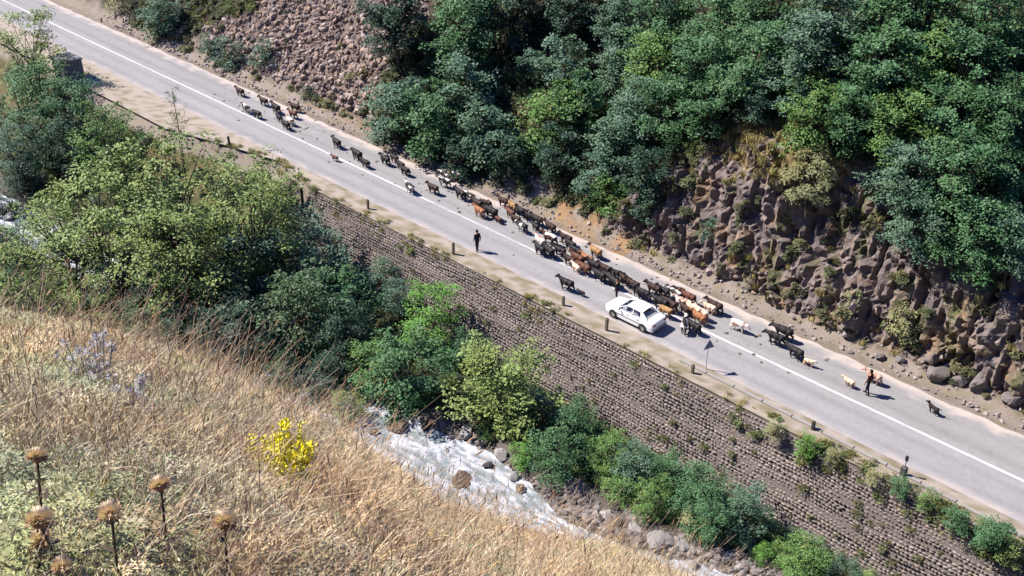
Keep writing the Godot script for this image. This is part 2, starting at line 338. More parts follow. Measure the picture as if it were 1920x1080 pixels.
func T(u: float, v: float) -> float:   # the lie of the land without its roughness
	if v > 4.2:
		var w := v - 4.2
		var low := 0.5 * smoothstep(0.0, 1.8, w)
		var w1 := maxf(0.0, w - 1.5)
		var hc := piece(u, CLIFF)
		var gentle := 0.8 * w1
		var steep := minf(2.6 * w1, hc + 0.73 * (w1 - hc / 2.6)) if w1 > 0.0 else 0.0
		return low + lerpf(gentle, steep, smoothstep(-3.0, 3.0, u))
	var ve := verge(u)
	if v >= ve: return 0.0
	var c := stream(u)
	var wall := piece(-v, [[5.0, -0.15], [5.1, -0.2], [7.2, -4.7], [12.0, -5.2]])
	var bank := maxf(-5.0, -0.5 - (ve - v) * 0.62)
	var b := lerpf(bank, wall, smoothstep(-27.0, -23.0, u))
	var r := v - c
	var h := stream_half(u) + 0.7
	if absf(r) < h: b = minf(b, -5.9 + 0.7 * pow(absf(r) / h, 3.0))
	if r < -3.6: b = minf(-5.2 + 0.45 * (-r - 3.6), 6.0)
	return b

# the slope the photograph was taken from: it falls away from the eye and rolls over an edge
const BRINK := [[-60, 24], [-45, 27.8], [-29.3, 30.4], [-25.5, 31.9], [-20.6, 34.4], [-16.3, 36.9], [-11.2, 39.9], [-5.8, 43.4], [1.5, 45.4], [7.3, 45.6], [12.9, 46.8], [25, 51.5], [60, 58]]
func near_hill(x: float, z: float) -> float:
	var r := sqrt(x * x + z * z)
	var az := clampf(rad_to_deg(atan2(x, -z)), -60.0, 60.0)
	var dep := piece(az, BRINK)
	var r0 := 11.5
	var y := EYE - r * tan(deg_to_rad(dep))
	if r < r0: y -= (r - r0) * (r - r0) / 83.0
	else: y -= (r - r0) * (r - r0) / 13.0
	if z > 0.0: y = lerpf(y, EYE - 1.6 + z * 0.35, smoothstep(0.0, 1.5, z))
	return y

# ---------------------------------------------------------------- naming
func numbered(called: String) -> String:
	var k: int = taken.get(called, -1) + 1
	taken[called] = k
	return called if k == 0 else "%s_%03d" % [called, k]

func tag(o: Node, label: String, category: String, group := "", kind := "") -> void:
	if label: o.set_meta("label", label)
	if category: o.set_meta("category", category)
	if group: o.set_meta("group", group)
	if kind: o.set_meta("kind", kind)

func put(called: String, mesh: Mesh, m: Material, parent: Node = null) -> MeshInstance3D:
	var o := MeshInstance3D.new()
	o.name = called if parent else numbered(called)
	o.mesh = mesh
	if m: o.material_override = m
	(parent if parent else self).add_child(o, true)
	return o

func thing(called: String, label: String, category: String, at: Vector3, turn := 0.0, group := "") -> Node3D:
	var o := Node3D.new()
	o.name = numbered(called)
	add_child(o, true)
	o.position = at
	o.rotation.y = turn
	tag(o, label, category, group)
	return o

func scatter(called: String, mesh: Mesh, m: Material, places: Array, tints: Array, parent: Node = null) -> MultiMeshInstance3D:
	var mm := MultiMesh.new()
	mm.transform_format = MultiMesh.TRANSFORM_3D
	mm.use_colors = true
	mm.mesh = mesh
	mm.instance_count = places.size()
	for i in places.size():
		mm.set_instance_transform(i, places[i])
		mm.set_instance_color(i, tints[i])
	var o := MultiMeshInstance3D.new()
	o.name = called if parent else numbered(called)
	o.multimesh = mm
	o.material_override = m
	o.set_meta("kind", "stuff")
	(parent if parent else self).add_child(o, true)
	return o

# ---------------------------------------------------------------- materials
var shades := {}
func noise_texture(freq: float, octaves: int, lo: float, hi: float, seed_: int, kind := FastNoiseLite.TYPE_SIMPLEX_SMOOTH, size := 512) -> NoiseTexture2D:
	var n := FastNoiseLite.new()
	n.seed = seed_
	n.noise_type = kind
	n.frequency = freq
	n.fractal_octaves = octaves
	var t := NoiseTexture2D.new()
	t.width = size
	t.height = size
	t.seamless = true
	t.noise = n
	var g := Gradient.new()
	g.set_color(0, Color(lo, lo, lo))
	g.set_color(1, Color(hi, hi, hi))
	t.color_ramp = g
	return t

func flat(c: Color, roughness := 0.9, vertex := false, metallic := 0.0) -> StandardMaterial3D:
	var m := StandardMaterial3D.new()
	m.albedo_color = c.linear_to_srgb()
	m.roughness = roughness
	m.metallic = metallic
	m.metallic_specular = 0.3
	m.vertex_color_use_as_albedo = vertex
	return m

func grained(c: Color, tex: Texture2D, metres: float, bump := 0.0, roughness := 0.95, vertex := false) -> StandardMaterial3D:
	var m := flat(c, roughness, vertex)
	m.albedo_texture = tex
	m.uv1_triplanar = true
	m.uv1_world_triplanar = true
	m.uv1_scale = Vector3.ONE / metres
	if bump > 0.0:
		m.heightmap_enabled = true
		m.heightmap_scale = bump
		m.heightmap_texture = tex
	return m

func leafy(c: Color) -> StandardMaterial3D:
	var m := flat(c, 0.58, true)
	m.cull_mode = BaseMaterial3D.CULL_DISABLED
	m.backlight_enabled = true
	m.backlight = Color(0.42, 0.5, 0.2)
	m.metallic_specular = 0.36
	return m

# ---------------------------------------------------------------- shapes
class Shape:
	var v := PackedVector3Array()
	var n := PackedVector3Array()
	var c := PackedColorArray()
	var i := PackedInt32Array()
	func tri(a: Vector3, b: Vector3, d: Vector3, col := Color.WHITE) -> void:   # a b d clockwise from the front
		var m := (d - a).cross(b - a).normalized()
		var k := v.size()
		v.append(a); v.append(b); v.append(d)
		n.append(m); n.append(m); n.append(m)
		c.append(col); c.append(col); c.append(col)
		i.append(k); i.append(k + 1); i.append(k + 2)
	func quad(a: Vector3, b: Vector3, d: Vector3, e: Vector3, col := Color.WHITE) -> void:
		var m := (d - a).cross(b - e).normalized()
		var k := v.size()
		v.append(a); v.append(b); v.append(d); v.append(e)
		for q in 4:
			n.append(m)
			c.append(col)
		i.append(k); i.append(k + 1); i.append(k + 2)
		i.append(k); i.append(k + 2); i.append(k + 3)
	func leaf(p: Vector3, axis: Vector3, side: Vector3, up: Vector3, col: Color) -> void:
		var k := v.size()
		v.append(p); v.append(p + axis * 0.5 + side); v.append(p + axis); v.append(p + axis * 0.5 - side)
		for q in 4:
			n.append(up)
			c.append(col)
		i.append(k); i.append(k + 1); i.append(k + 2)
		i.append(k); i.append(k + 2); i.append(k + 3)
	func box(at: Vector3, size: Vector3, bev := 0.01, basis := Basis(), col := Color.WHITE) -> void:
		var h := size * 0.5
		for ax in 3:
			for s in [-1.0, 1.0]:
				var e1 := Vector3.ZERO
				var e2 := Vector3.ZERO
				var e0 := Vector3.ZERO
				e0[ax] = s
				e1[(ax + 1) % 3] = 1.0
				e2[(ax + 2) % 3] = 1.0
				if s < 0: 
					var t := e1
					e1 = e2
					e2 = t
				var o: Vector3 = e0 * h
				var a: Vector3 = e1 * (h - Vector3.ONE * bev)
				var b: Vector3 = e2 * (h - Vector3.ONE * bev)
				quad(at + basis * (o - a - b), at + basis * (o - a + b), at + basis * (o + a + b), at + basis * (o + a - b), col)
				if bev > 0.0:   # the chamfer towards the next axis
					for s2 in [-1.0, 1.0]:
						var g0: Vector3 = e2 * s2 * (h - Vector3.ONE * bev) + o
						var g1: Vector3 = e2 * s2 * h + e0 * (h - Vector3.ONE * bev)
						quad(at + basis * (g0 - a), at + basis * (g0 + a), at + basis * (g1 + a), at + basis * (g1 - a), col)
	func tube(pts: Array, radii: Array, sides := 7, col := Color.WHITE) -> void:
		var first := v.size()
		var up := Vector3(0.3, 0.1, 1.0).normalized()
		for k in pts.size():
			var dir: Vector3 = ((pts[mini(k + 1, pts.size() - 1)] as Vector3) - (pts[maxi(k - 1, 0)] as Vector3)).normalized()
			var a := up.cross(dir)
			if a.length() < 0.05: a = Vector3.RIGHT.cross(dir)
			a = a.normalized()
			var b := dir.cross(a)
			for s in sides:
				var t := TAU * s / sides
				var o := a * cos(t) + b * sin(t)
				v.append((pts[k] as Vector3) + o * float(radii[k]))
				n.append(o)
				c.append(col)
		for k in pts.size() - 1:
			for s in sides:
				var p := first + k * sides + s
				var q := first + k * sides + (s + 1) % sides
				for w in [p, p + sides, q, q, p + sides, q + sides]: i.append(w)
		for end in [0, pts.size() - 1]:
			var mid := v.size()
			v.append(pts[end])
			var dd: Vector3 = ((pts[pts.size() - 1] as Vector3) - (pts[0] as Vector3)).normalized() * (1.0 if end else -1.0)
			n.append(dd)
			c.append(col)
			for s in sides:
				var p: int = first + end * sides + s
				var q: int = first + end * sides + (s + 1) % sides
				for w in ([mid, p, q] if end == 0 else [mid, q, p]): i.append(w)
	func lathe(prof: Array, at: Vector3, basis := Basis(), sides := 16, col := Color.WHITE) -> void:   # profile of (radius, height) round y
		for k in prof.size() - 1:
			for s in sides:
				var t0 := TAU * s / sides
				var t1 := TAU * (s + 1) / sides
				var p: Vector2 = prof[k]
				var q: Vector2 = prof[k + 1]
				var d0 := Vector3(cos(t0), 0, sin(t0))
				var d1 := Vector3(cos(t1), 0, sin(t1))
				quad(at + basis * (d0 * p.x + Vector3(0, p.y, 0)), at + basis * (d1 * p.x + Vector3(0, p.y, 0)), at + basis * (d1 * q.x + Vector3(0, q.y, 0)), at + basis * (d0 * q.x + Vector3(0, q.y, 0)), col)
	func mesh() -> ArrayMesh:
		var a := []
		a.resize(Mesh.ARRAY_MAX)
		a[Mesh.ARRAY_VERTEX] = v
		a[Mesh.ARRAY_NORMAL] = n
		a[Mesh.ARRAY_COLOR] = c
		a[Mesh.ARRAY_INDEX] = i
		var m := ArrayMesh.new()
		m.add_surface_from_arrays(Mesh.PRIMITIVE_TRIANGLES, a)
		return m

func ball_dirs(level: int) -> Array:   # [points, triangles] of a subdivided octahedron
	var p := [Vector3.RIGHT, Vector3.LEFT, Vector3.UP, Vector3.DOWN, Vector3.BACK, Vector3.FORWARD]
	var f := [[0, 2, 4], [4, 2, 1], [1, 2, 5], [5, 2, 0], [4, 3, 0], [1, 3, 4], [5, 3, 1], [0, 3, 5]]
	for l in level:
		var mid := {}
		var g := []
		for t in f:
			var m := []
			for e in 3:
				var a: int = t[e]
				var b: int = t[(e + 1) % 3]
				var key := Vector2i(mini(a, b), maxi(a, b))
				if not mid.has(key):
					mid[key] = p.size()
					p.append(((p[a] as Vector3) + (p[b] as Vector3)).normalized())
				m.append(mid[key])
			g.append([t[0], m[0], m[2]])
			g.append([m[0], t[1], m[1]])
			g.append([m[2], m[1], t[2]])
			g.append([m[0], m[1], m[2]])
		f = g
	return [p, f]

func rock_mesh(seed_: int, level: int, cuts: int, squash: Vector3, lumps := 0.12, near := 0.55, away := 0.88) -> ArrayMesh:   # a ball trimmed by random planes, unit radius
	var r := RandomNumberGenerator.new()
	r.seed = seed_
	var planes := []
	for k in cuts:
		var d := Vector3(r.randfn(), r.randfn(), r.randfn()).normalized()
		planes.append([d, r.randf_range(near, away)])
	var b := ball_dirs(level)
	var pts := []
	for q: Vector3 in b[0]:
		var len_ := 1.0 + lumps * fine.get_noise_3d(q.x * 14 + seed_ * 7.0, q.y * 14, q.z * 14)
		for pl in planes:
			var c: float = q.dot(pl[0])
			if c > 0.01: len_ = minf(len_, pl[1] / c)
		pts.append(q * len_ * squash)
	var s := Shape.new()
	for t in b[1]:
		var tone := 1.0 + r.randf_range(-0.08, 0.08)
		s.tri(pts[t[0]], pts[t[2]], pts[t[1]], Color(tone, tone, tone))
	return s.mesh()

# a body grown round a skeleton: bones are [a, b, radius a, radius b]
func grow(bones: Array, cell: float, blend: float) -> Array:
	var lo := Vector3.ONE * 1e9
	var hi := -lo
	for b in bones:
		var r := maxf(b[2], b[3]) + cell * 2.0
		for e in 2:
			lo = lo.min((b[e] as Vector3) - Vector3.ONE * r)
			hi = hi.max((b[e] as Vector3) + Vector3.ONE * r)
	var nx := int((hi.x - lo.x) / cell) + 2
	var ny := int((hi.y - lo.y) / cell) + 2
	var nz := int((hi.z - lo.z) / cell) + 2
	var f := PackedFloat32Array()
	f.resize(nx * ny * nz)
	f.fill(0.4)
	for b in bones:
		var a: Vector3 = b[0]
		var e: Vector3 = b[1]
		var ra: float = b[2]
		var rb: float = b[3]
		var reach := maxf(ra, rb) + blend + cell * 2.0
		var l := ((a.min(e) - Vector3.ONE * reach - lo) / cell).max(Vector3.ZERO)
		var h := ((a.max(e) + Vector3.ONE * reach - lo) / cell).min(Vector3(nx - 1, ny - 1, nz - 1))
		var ab := e - a
		var ll := maxf(ab.length_squared(), 1e-9)
		for z in range(int(l.z), int(h.z) + 1):
			for y in range(int(l.y), int(h.y) + 1):
				var row := (z * ny + y) * nx
				for x in range(int(l.x), int(h.x) + 1):
					var p := lo + Vector3(x, y, z) * cell
					var t := clampf((p - a).dot(ab) / ll, 0.0, 1.0)
					var d := p.distance_to(a + ab * t) - lerpf(ra, rb, t)
					var o := f[row + x]
					var k := maxf(blend - absf(d - o), 0.0) / blend
					f[row + x] = minf(d, o) - k * k * blend * 0.25
	var index := {}
	var vs := PackedVector3Array()
	var ns := PackedVector3Array()
	var corner := [0, 1, nx, nx + 1, nx * ny, nx * ny + 1, nx * ny + nx, nx * ny + nx + 1]
	var edges := [[0, 1], [2, 3], [4, 5], [6, 7], [0, 2], [1, 3], [4, 6], [5, 7], [0, 4], [1, 5], [2, 6], [3, 7]]
	for z in nz - 1:
		for y in ny - 1:
			for x in nx - 1:
				var at := (z * ny + y) * nx + x
				var inside := 0
				for q in 8:
					if f[at + corner[q]] < 0.0: inside += 1
				if inside == 0 or inside == 8: continue
				var sum := Vector3.ZERO
				var cnt := 0
				for e in edges:
					var fa := f[at + corner[e[0]]]
					var fb := f[at + corner[e[1]]]
					if (fa < 0.0) != (fb < 0.0):
						var t := fa / (fa - fb)
						var pa := Vector3(e[0] & 1, (e[0] >> 1) & 1, e[0] >> 2)
						var pb := Vector3(e[1] & 1, (e[1] >> 1) & 1, e[1] >> 2)
						sum += pa.lerp(pb, t)
						cnt += 1
				index[at] = vs.size()
				vs.append(lo + (Vector3(x, y, z) + sum / cnt) * cell)
				var g := Vector3(f[at + 1] - f[at] + f[at + nx + 1] - f[at + nx] + f[at + nx * ny + 1] - f[at + nx * ny], f[at + nx] - f[at] + f[at + nx + 1] - f[at + 1] + f[at + nx * ny + nx] - f[at + nx * ny], f[at + nx * ny] - f[at] + f[at + nx * ny + 1] - f[at + 1] + f[at + nx * ny + nx] - f[at + nx])
				ns.append(g.normalized())
	var ix := PackedInt32Array()
	var steps := [1, nx, nx * ny]
	for at: int in index:
		for ax in 3:
			var s1: int = steps[(ax + 1) % 3]
			var s2: int = steps[(ax + 2) % 3]
			var fa := f[at]
			var fb := f[at + steps[ax]]
			if (fa < 0.0) == (fb < 0.0): continue
			if not (index.has(at - s1) and index.has(at - s2) and index.has(at - s1 - s2)): continue
			var q := [index[at], index[at - s1], index[at - s1 - s2], index[at - s2]]
			if fa > 0.0: q = [q[0], q[3], q[2], q[1]]
			for w in [0, 2, 1, 0, 3, 2]: ix.append(q[w])
	return [vs, ns, ix]

func painted(body: Array, colours: PackedColorArray) -> ArrayMesh:
	var a := []
	a.resize(Mesh.ARRAY_MAX)
	a[Mesh.ARRAY_VERTEX] = body[0]
	a[Mesh.ARRAY_NORMAL] = body[1]
	a[Mesh.ARRAY_COLOR] = colours
	a[Mesh.ARRAY_INDEX] = body[2]
	var m := ArrayMesh.new()
	m.add_surface_from_arrays(Mesh.PRIMITIVE_TRIANGLES, a)
	return m

# ---------------------------------------------------------------- plants
func crown(seed_: int, R: float, tall: float, lobes: int, sprays: int, leaves: int, leaf: float, spray_r: float, slim := 0.42, low := -0.45) -> Array:   # [mesh, limb ends]
	var r := RandomNumberGenerator.new()
	r.seed = seed_
	var s := Shape.new()
	var ends := []
	for l in lobes:
		var y := lerpf(low, 0.95, (l + r.randf()) / lobes)
		var a := l * 2.39996 + r.randf_range(-0.5, 0.5)
		var dir := Vector3(cos(a) * sqrt(maxf(0.0, 1 - y * y)), y, sin(a) * sqrt(maxf(0.0, 1 - y * y)))
		var reach := r.randf_range(0.45, 0.82)
		var c := dir * R * reach
		c.y *= tall
		ends.append(c)
		var lr := R * r.randf_range(0.24, 0.44)
		var hue := r.randf_range(0.78, 1.25)
		var warm := r.randf_range(0.88, 1.15)
		for k in sprays:
			var d := Vector3(r.randfn(), r.randfn() + 0.45, r.randfn()).normalized()
			if d.dot(dir) < -0.25: d = (d + dir * 1.2).normalized()
			var p := c + d * Vector3(lr, lr * 0.85, lr) * r.randf_range(0.7, 1.06)
			var nrm := (d * 0.5 + Vector3.UP * 0.9).normalized()
			var t1 := nrm.cross(Vector3(0.31, 0.2, 0.93)).normalized()
			var t2 := nrm.cross(t1)
			var tone := hue * r.randf_range(0.82, 1.2)
			var sr := spray_r * r.randf_range(0.6, 1.35)
			for q in leaves:
				var ang := r.randf() * TAU
				var rad := sqrt(r.randf())
				var o := (t1 * cos(ang) + t2 * sin(ang)) * rad * sr
				var at := p + o - Vector3.UP * rad * rad * sr * 0.45 + nrm * r.randf_range(-0.09, 0.09) * sr
				var up := (nrm + Vector3(r.randfn(), r.randfn(), r.randfn()) * 0.34).normalized()
				var ax := (o.normalized() + Vector3(r.randfn(), r.randfn(), r.randfn()) * 0.7)
				ax = (ax - up * ax.dot(up)).normalized()
				var size := leaf * r.randf_range(0.7, 1.3)
				var b := tone * r.randf_range(0.82, 1.2)
				s.leaf(at, ax * size, up.cross(ax) * size * slim, up, Color(b * warm, b, b * (2.0 - warm)))
	return [s.mesh(), ends]

func tiers(seed_: int, R: float, tall: float, branches: int, nodes: int, leaves: int, leaf: float, spray: float, rise: float, slim := 0.42, low := -0.8) -> Array:   # a crown of leafy boughs in loose tiers: [mesh, limb ends]
	var r := RandomNumberGenerator.new()
	r.seed = seed_
	var s := Shape.new()
	var ends := []
	var lop := Vector3(r.randf_range(-0.25, 0.25), 0, r.randf_range(-0.25, 0.25)) * R
	for k in branches:
		var up01 := (k + r.randf()) / branches
		var yy := lerpf(low, 0.97, up01)
		var wide := pow(1.0 - yy * yy, 0.42) * R * r.randf_range(0.5, 1.22)
		var a := k * 2.39996 + r.randf_range(-0.6, 0.6)
		var dir := Vector3(cos(a), rise * lerpf(0.15, 1.3, up01) + r.randf_range(-0.15, 0.3), sin(a)).normalized()
		var side := dir.cross(Vector3.UP).normalized()
		var tip := Vector3(cos(a), 0, sin(a)) * wide + Vector3(0, yy * R * tall + r.randf_range(-0.12, 0.18) * R, 0) + lop * up01
		var root := tip - dir * wide * 0.95
		ends.append(root.lerp(tip, 0.8))
		var hue := r.randf_range(0.8, 1.22)
		var warm := r.randf_range(0.9, 1.12)
		for q in nodes:
			var t := lerpf(0.3, 1.0, (q + r.randf() * 0.8) / nodes)
			for lat in 2:
				if lat and r.randf() < 0.25: continue
				var sr := spray * r.randf_range(0.5, 1.35) * (1.25 - 0.45 * t)
				var c := root.lerp(tip, t) + (side * r.randf_range(0.35, 1.1) * (1.0 if r.randf() < 0.5 else -1.0) * spray if lat else Vector3.ZERO) + Vector3.UP * r.randf_range(-0.2, 0.2) * spray
				var nrm := (Vector3.UP + dir * 0.3 + Vector3(r.randfn(), 0, r.randfn()) * 0.28).normalized()
				var t1 := (dir + side * r.randf_range(-0.6, 0.6))
				t1 = (t1 - nrm * t1.dot(nrm)).normalized()
				var t2 := nrm.cross(t1)
				var tone := hue * r.randf_range(0.84, 1.18)
				for n in int(leaves * clampf(sr * sr / spray / spray, 0.35, 1.6)):
					var ang := r.randf() * TAU
					var rad := pow(r.randf(), 0.6)
					var o := (t1 * cos(ang) * 1.35 + t2 * sin(ang) * 0.8) * rad * sr
					var at := c + o - Vector3.UP * rad * rad * sr * 0.42 + nrm * r.randfn() * 0.1 * sr
					var up := (nrm + Vector3(r.randfn(), r.randfn(), r.randfn()) * 0.36).normalized()
					var ax := o.normalized() + Vector3(r.randfn(), r.randfn(), r.randfn()) * 0.6
					ax = (ax - up * ax.dot(up)).normalized()
					var size := leaf * r.randf_range(0.65, 1.35)
					var b := tone * r.randf_range(0.82, 1.2)
					s.leaf(at, ax * size, up.cross(ax) * size * slim, up, Color(b * warm, b, b * (2.0 - warm)))
	return [s.mesh(), ends]

func limbs(ends: Array, hc: float, thick: float, seed_: int, stems := 1) -> ArrayMesh:
	var r := RandomNumberGenerator.new()
	r.seed = seed_
	var s := Shape.new()
	var forks := []
	for k in stems:
		var lean := Vector3(r.randf_range(-0.2, 0.2), 0, r.randf_range(-0.2, 0.2)) * hc * (0.4 if stems == 1 else 1.2)
		var fork := lean + Vector3(0, hc * r.randf_range(0.5, 0.7), 0)
		s.tube([Vector3(lean.x * 0.1, -0.6, lean.z * 0.1), lean * 0.4 + Vector3(0, hc * 0.25, 0), fork], [thick * 1.25, thick, thick * 0.72], 7)
		forks.append(fork)
	for k in ends.size():
		var f: Vector3 = forks[k % stems]
		var e: Vector3 = ends[k] + Vector3(0, hc, 0)
		f = f.lerp(Vector3(f.x * 0.3, minf(f.y, e.y - 0.1), f.z * 0.3), 0.8) if e.y < f.y else f
		var m := f.lerp(e, 0.5) + Vector3(r.randf_range(-0.1, 0.1), -0.05, r.randf_range(-0.1, 0.1)) * hc * 0.3
		s.tube([f, m, e], [thick * 0.5, thick * 0.33, thick * 0.12], 5)
	return s.mesh()

func plant_model(c: Array, hc: float, thick: float, seed_: int, bark: Material, woody: String, green: String, stems: int) -> Node3D:
	var o := Node3D.new()
	put(woody, limbs(c[1], hc, thick, seed_, stems), bark, o)
	put(green, c[0], null, o).position.y = hc
	return o

func grow_plant(model: Node3D, called: String, label: String, category: String, group: String, at: Vector3, size: float, turn: float, leaf_mat: Material) -> Node3D:
	var o: Node3D = model.duplicate()
	o.name = numbered(called)
	add_child(o, true)
	o.position = at
	o.rotation.y = turn
	o.scale = Vector3.ONE * size
	(o.get_child(1) as MeshInstance3D).material_override = leaf_mat
	tag(o, label, category, group)
	return o

func tuft(seed_: int, blades: int, height: float, width: float, spread: float, droop: float, lean: Vector3, cols: Array, heads := 0.0, segs := 3) -> ArrayMesh:
	var r := RandomNumberGenerator.new()
	r.seed = seed_
	var s := Shape.new()
	for b in blades:
		var a := r.randf() * TAU
		var foot := Vector3(cos(a), 0, sin(a)) * r.randf() * spread
		var h := height * r.randf_range(0.45, 1.15)
		var out := Vector3(r.randfn(), 0, r.randfn()) * 0.32 + lean
		var face := r.randf() * TAU
		var side := Vector3(cos(face), 0, sin(face)) * width * 0.5 * r.randf_range(0.7, 1.3)
		var c: Color = cols[r.randi() % cols.size()]
		var k := r.randf_range(0.75, 1.25)
		c = Color(c.r * k, c.g * k, c.b * k)
		var prev := foot
		var p := foot
		for q in segs:
			var t := float(q + 1) / segs
			p = foot + Vector3.UP * h * (t - droop * t * t * 0.5) + out * h * t * t
			var w0 := 1.0 - 0.75 * float(q) / segs
			var w1 := 1.0 - 0.75 * t
			s.quad(prev - side * w0, p - side * w1, p + side * w1, prev + side * w0, c)
			prev = p
		if r.randf() < heads:   # a seed head: two crossed slim lozenges
			var up := (Vector3.UP + out * 1.5).normalized()
			for f in 2:
				var sd := up.cross(Vector3(cos(face + f * 1.5), 0.1, sin(face + f * 1.5))).normalized() * width * 0.75
				s.leaf(p - up * 0.01, up * height * 0.11, sd, up.cross(sd).normalized(), Color(c.r * 1.08, c.g * 1.04, c.b * 1.0))
	return s.mesh()

# ---------------------------------------------------------------- animals
func cow_body(pose: int) -> Array:
	var b := []
	var calf := pose == 2
	b.append([Vector3(-0.62, 1.0, 0), Vector3(-0.1, 0.95, 0), 0.27, 0.34])
	b.append([Vector3(-0.1, 0.95, 0), Vector3(0.48, 1.0, 0), 0.34, 0.29])
	b.append([Vector3(-0.66, 1.12, 0.0), Vector3(0.45, 1.17, 0), 0.15, 0.15])
	b.append([Vector3(0.5, 0.9, 0), Vector3(0.55, 1.02, 0), 0.22, 0.22])
	var poll := Vector3(1.02, 1.36, 0)
	var nose := Vector3(1.36, 1.12, 0)
	if pose == 1:
		poll = Vector3(1.12, 1.08, 0.05)
		nose = Vector3(1.42, 0.80, 0.06)
	b.append([Vector3(0.5, 1.08, 0), poll.lerp(Vector3(0.5, 1.08, 0), 0.12), 0.23, 0.14])
	b.append([poll, poll.lerp(nose, 0.45), 0.125, 0.115])
	b.append([poll.lerp(nose, 0.45), nose, 0.11, 0.075])
	for s in [-1.0, 1.0]:
		b.append([poll + Vector3(-0.02, 0.05, 0.1 * s), poll + Vector3(-0.06, 0.04, 0.27 * s), 0.05, 0.03])   # ears
		if not calf: b.append([poll + Vector3(0.0, 0.1, 0.08 * s), poll + Vector3(0.06, 0.24, 0.17 * s), 0.03, 0.018])
		var st: float = 0.16 * s
		b.append([Vector3(0.46, 0.86, 0.17 * s), Vector3(0.48 + st * 0.4, 0.44, 0.16 * s), 0.13, 0.072])
		b.append([Vector3(0.48 + st * 0.4, 0.44, 0.16 * s), Vector3(0.46 + st, 0.06, 0.16 * s), 0.066, 0.06])
		b.append([Vector3(-0.6, 0.98, 0.17 * s), Vector3(-0.5 - st * 0.4, 0.66, 0.19 * s), 0.2, 0.13])
		b.append([Vector3(-0.5 - st * 0.4, 0.66, 0.19 * s), Vector3(-0.7 - st, 0.42, 0.17 * s), 0.11, 0.07])
		b.append([Vector3(-0.7 - st, 0.42, 0.17 * s), Vector3(-0.63 - st, 0.06, 0.17 * s), 0.066, 0.06])
	b.append([Vector3(-0.84, 1.16, 0), Vector3(-0.95, 0.62, 0.03), 0.04, 0.028])
	b.append([Vector3(-0.95, 0.62, 0.03), Vector3(-0.94, 0.48, 0.03), 0.05, 0.04])
	if not calf: b.append([Vector3(-0.36, 0.7, 0), Vector3(-0.46, 0.64, 0), 0.1, 0.09])
	return grow(b, 0.048, 0.09)

func coat(body: Array, kind: String, seed_: int) -> PackedColorArray:
	var dark := {"K": Color(0.018, 0.016, 0.018), "L": Color(0.46, 0.29, 0.22), "D": Color(0.036, 0.02, 0.017), "R": Color(0.10, 0.042, 0.028), "O": Color(0.26, 0.115, 0.055), "T": Color(0.62, 0.45, 0.32), "W": Color(0.72, 0.62, 0.55), "P": Color(0.02, 0.018, 0.02), "S": Color(0.08, 0.04, 0.03), "G": Color(0.27, 0.16, 0.07), "N": Color(0.02, 0.017, 0.015)}
	var base: Color = dark[kind]
	var white := Color(0.72, 0.68, 0.63)
	var cs := PackedColorArray()
	for p: Vector3 in body[0]:
		var c := base
		var n := fine.get_noise_3d(p.x * 14.0 + seed_ * 31.0, p.y * 14.0, p.z * 14.0 + seed_ * 9.0)
		c = Color(c.r * (1.0 + n * 0.5), c.g * (1.0 + n * 0.5), c.b * (1.0 + n * 0.5))
		var patch := rough.get_noise_3d(p.x * 22.0 + seed_ * 17.0, p.y * 26.0, p.z * 18.0)
		if kind == "P" and (patch > 0.16 or (p.y < 0.72 and absf(p.x) < 0.35)): c = white
		if kind == "S" and p.y + patch * 0.25 > 1.16 and p.x < 0.5: c = white
		if kind == "G" and (p.x > 0.75 or p.y < 0.5): c = Color(0.06, 0.03, 0.02)
		if kind == "W" and patch > 0.24: c = Color(0.32, 0.16, 0.10)
		if kind == "O" and p.y < 0.72 and absf(p.z) < 0.14: c = Color(0.55, 0.38, 0.28)
		if p.y < 0.09: c = Color(0.03, 0.025, 0.02)   # hooves
		if p.x > 1.3 and kind in ["D", "R", "G"]: c = Color(0.3, 0.22, 0.17)   # pale muzzle
		cs.append(c)
	return cs

func dog_body() -> Array:
	var b := [[Vector3(-0.3, 0.47, 0), Vector3(0.22, 0.45, 0), 0.1, 0.14], [Vector3(0.25, 0.5, 0), Vector3(0.42, 0.64, 0), 0.1, 0.075], [Vector3(0.44, 0.66, 0), Vector3(0.52, 0.65, 0), 0.085, 0.06], [Vector3(0.52, 0.64, 0), Vector3(0.65, 0.6, 0), 0.045, 0.03], [Vector3(-0.36, 0.52, 0), Vector3(-0.62, 0.62, 0.03), 0.035, 0.02]]
	for s in [-1.0, 1.0]:
		b.append([Vector3(0.42, 0.72, 0.05 * s), Vector3(0.39, 0.79, 0.07 * s), 0.03, 0.014])
		b.append([Vector3(0.2, 0.42, 0.08 * s), Vector3(0.2 + 0.05 * s, 0.2, 0.08 * s), 0.06, 0.035])
		b.append([Vector3(0.2 + 0.05 * s, 0.2, 0.08 * s), Vector3(0.2 + 0.09 * s, 0.02, 0.08 * s), 0.032, 0.03])
		b.append([Vector3(-0.3, 0.46, 0.08 * s), Vector3(-0.25 - 0.05 * s, 0.3, 0.09 * s), 0.09, 0.055])
		b.append([Vector3(-0.25 - 0.05 * s, 0.3, 0.09 * s), Vector3(-0.36 - 0.06 * s, 0.18, 0.08 * s), 0.045, 0.03])
		b.append([Vector3(-0.36 - 0.06 * s, 0.18, 0.08 * s), Vector3(-0.33 - 0.06 * s, 0.02, 0.08 * s), 0.03, 0.028])
	return grow(b, 0.022, 0.05)

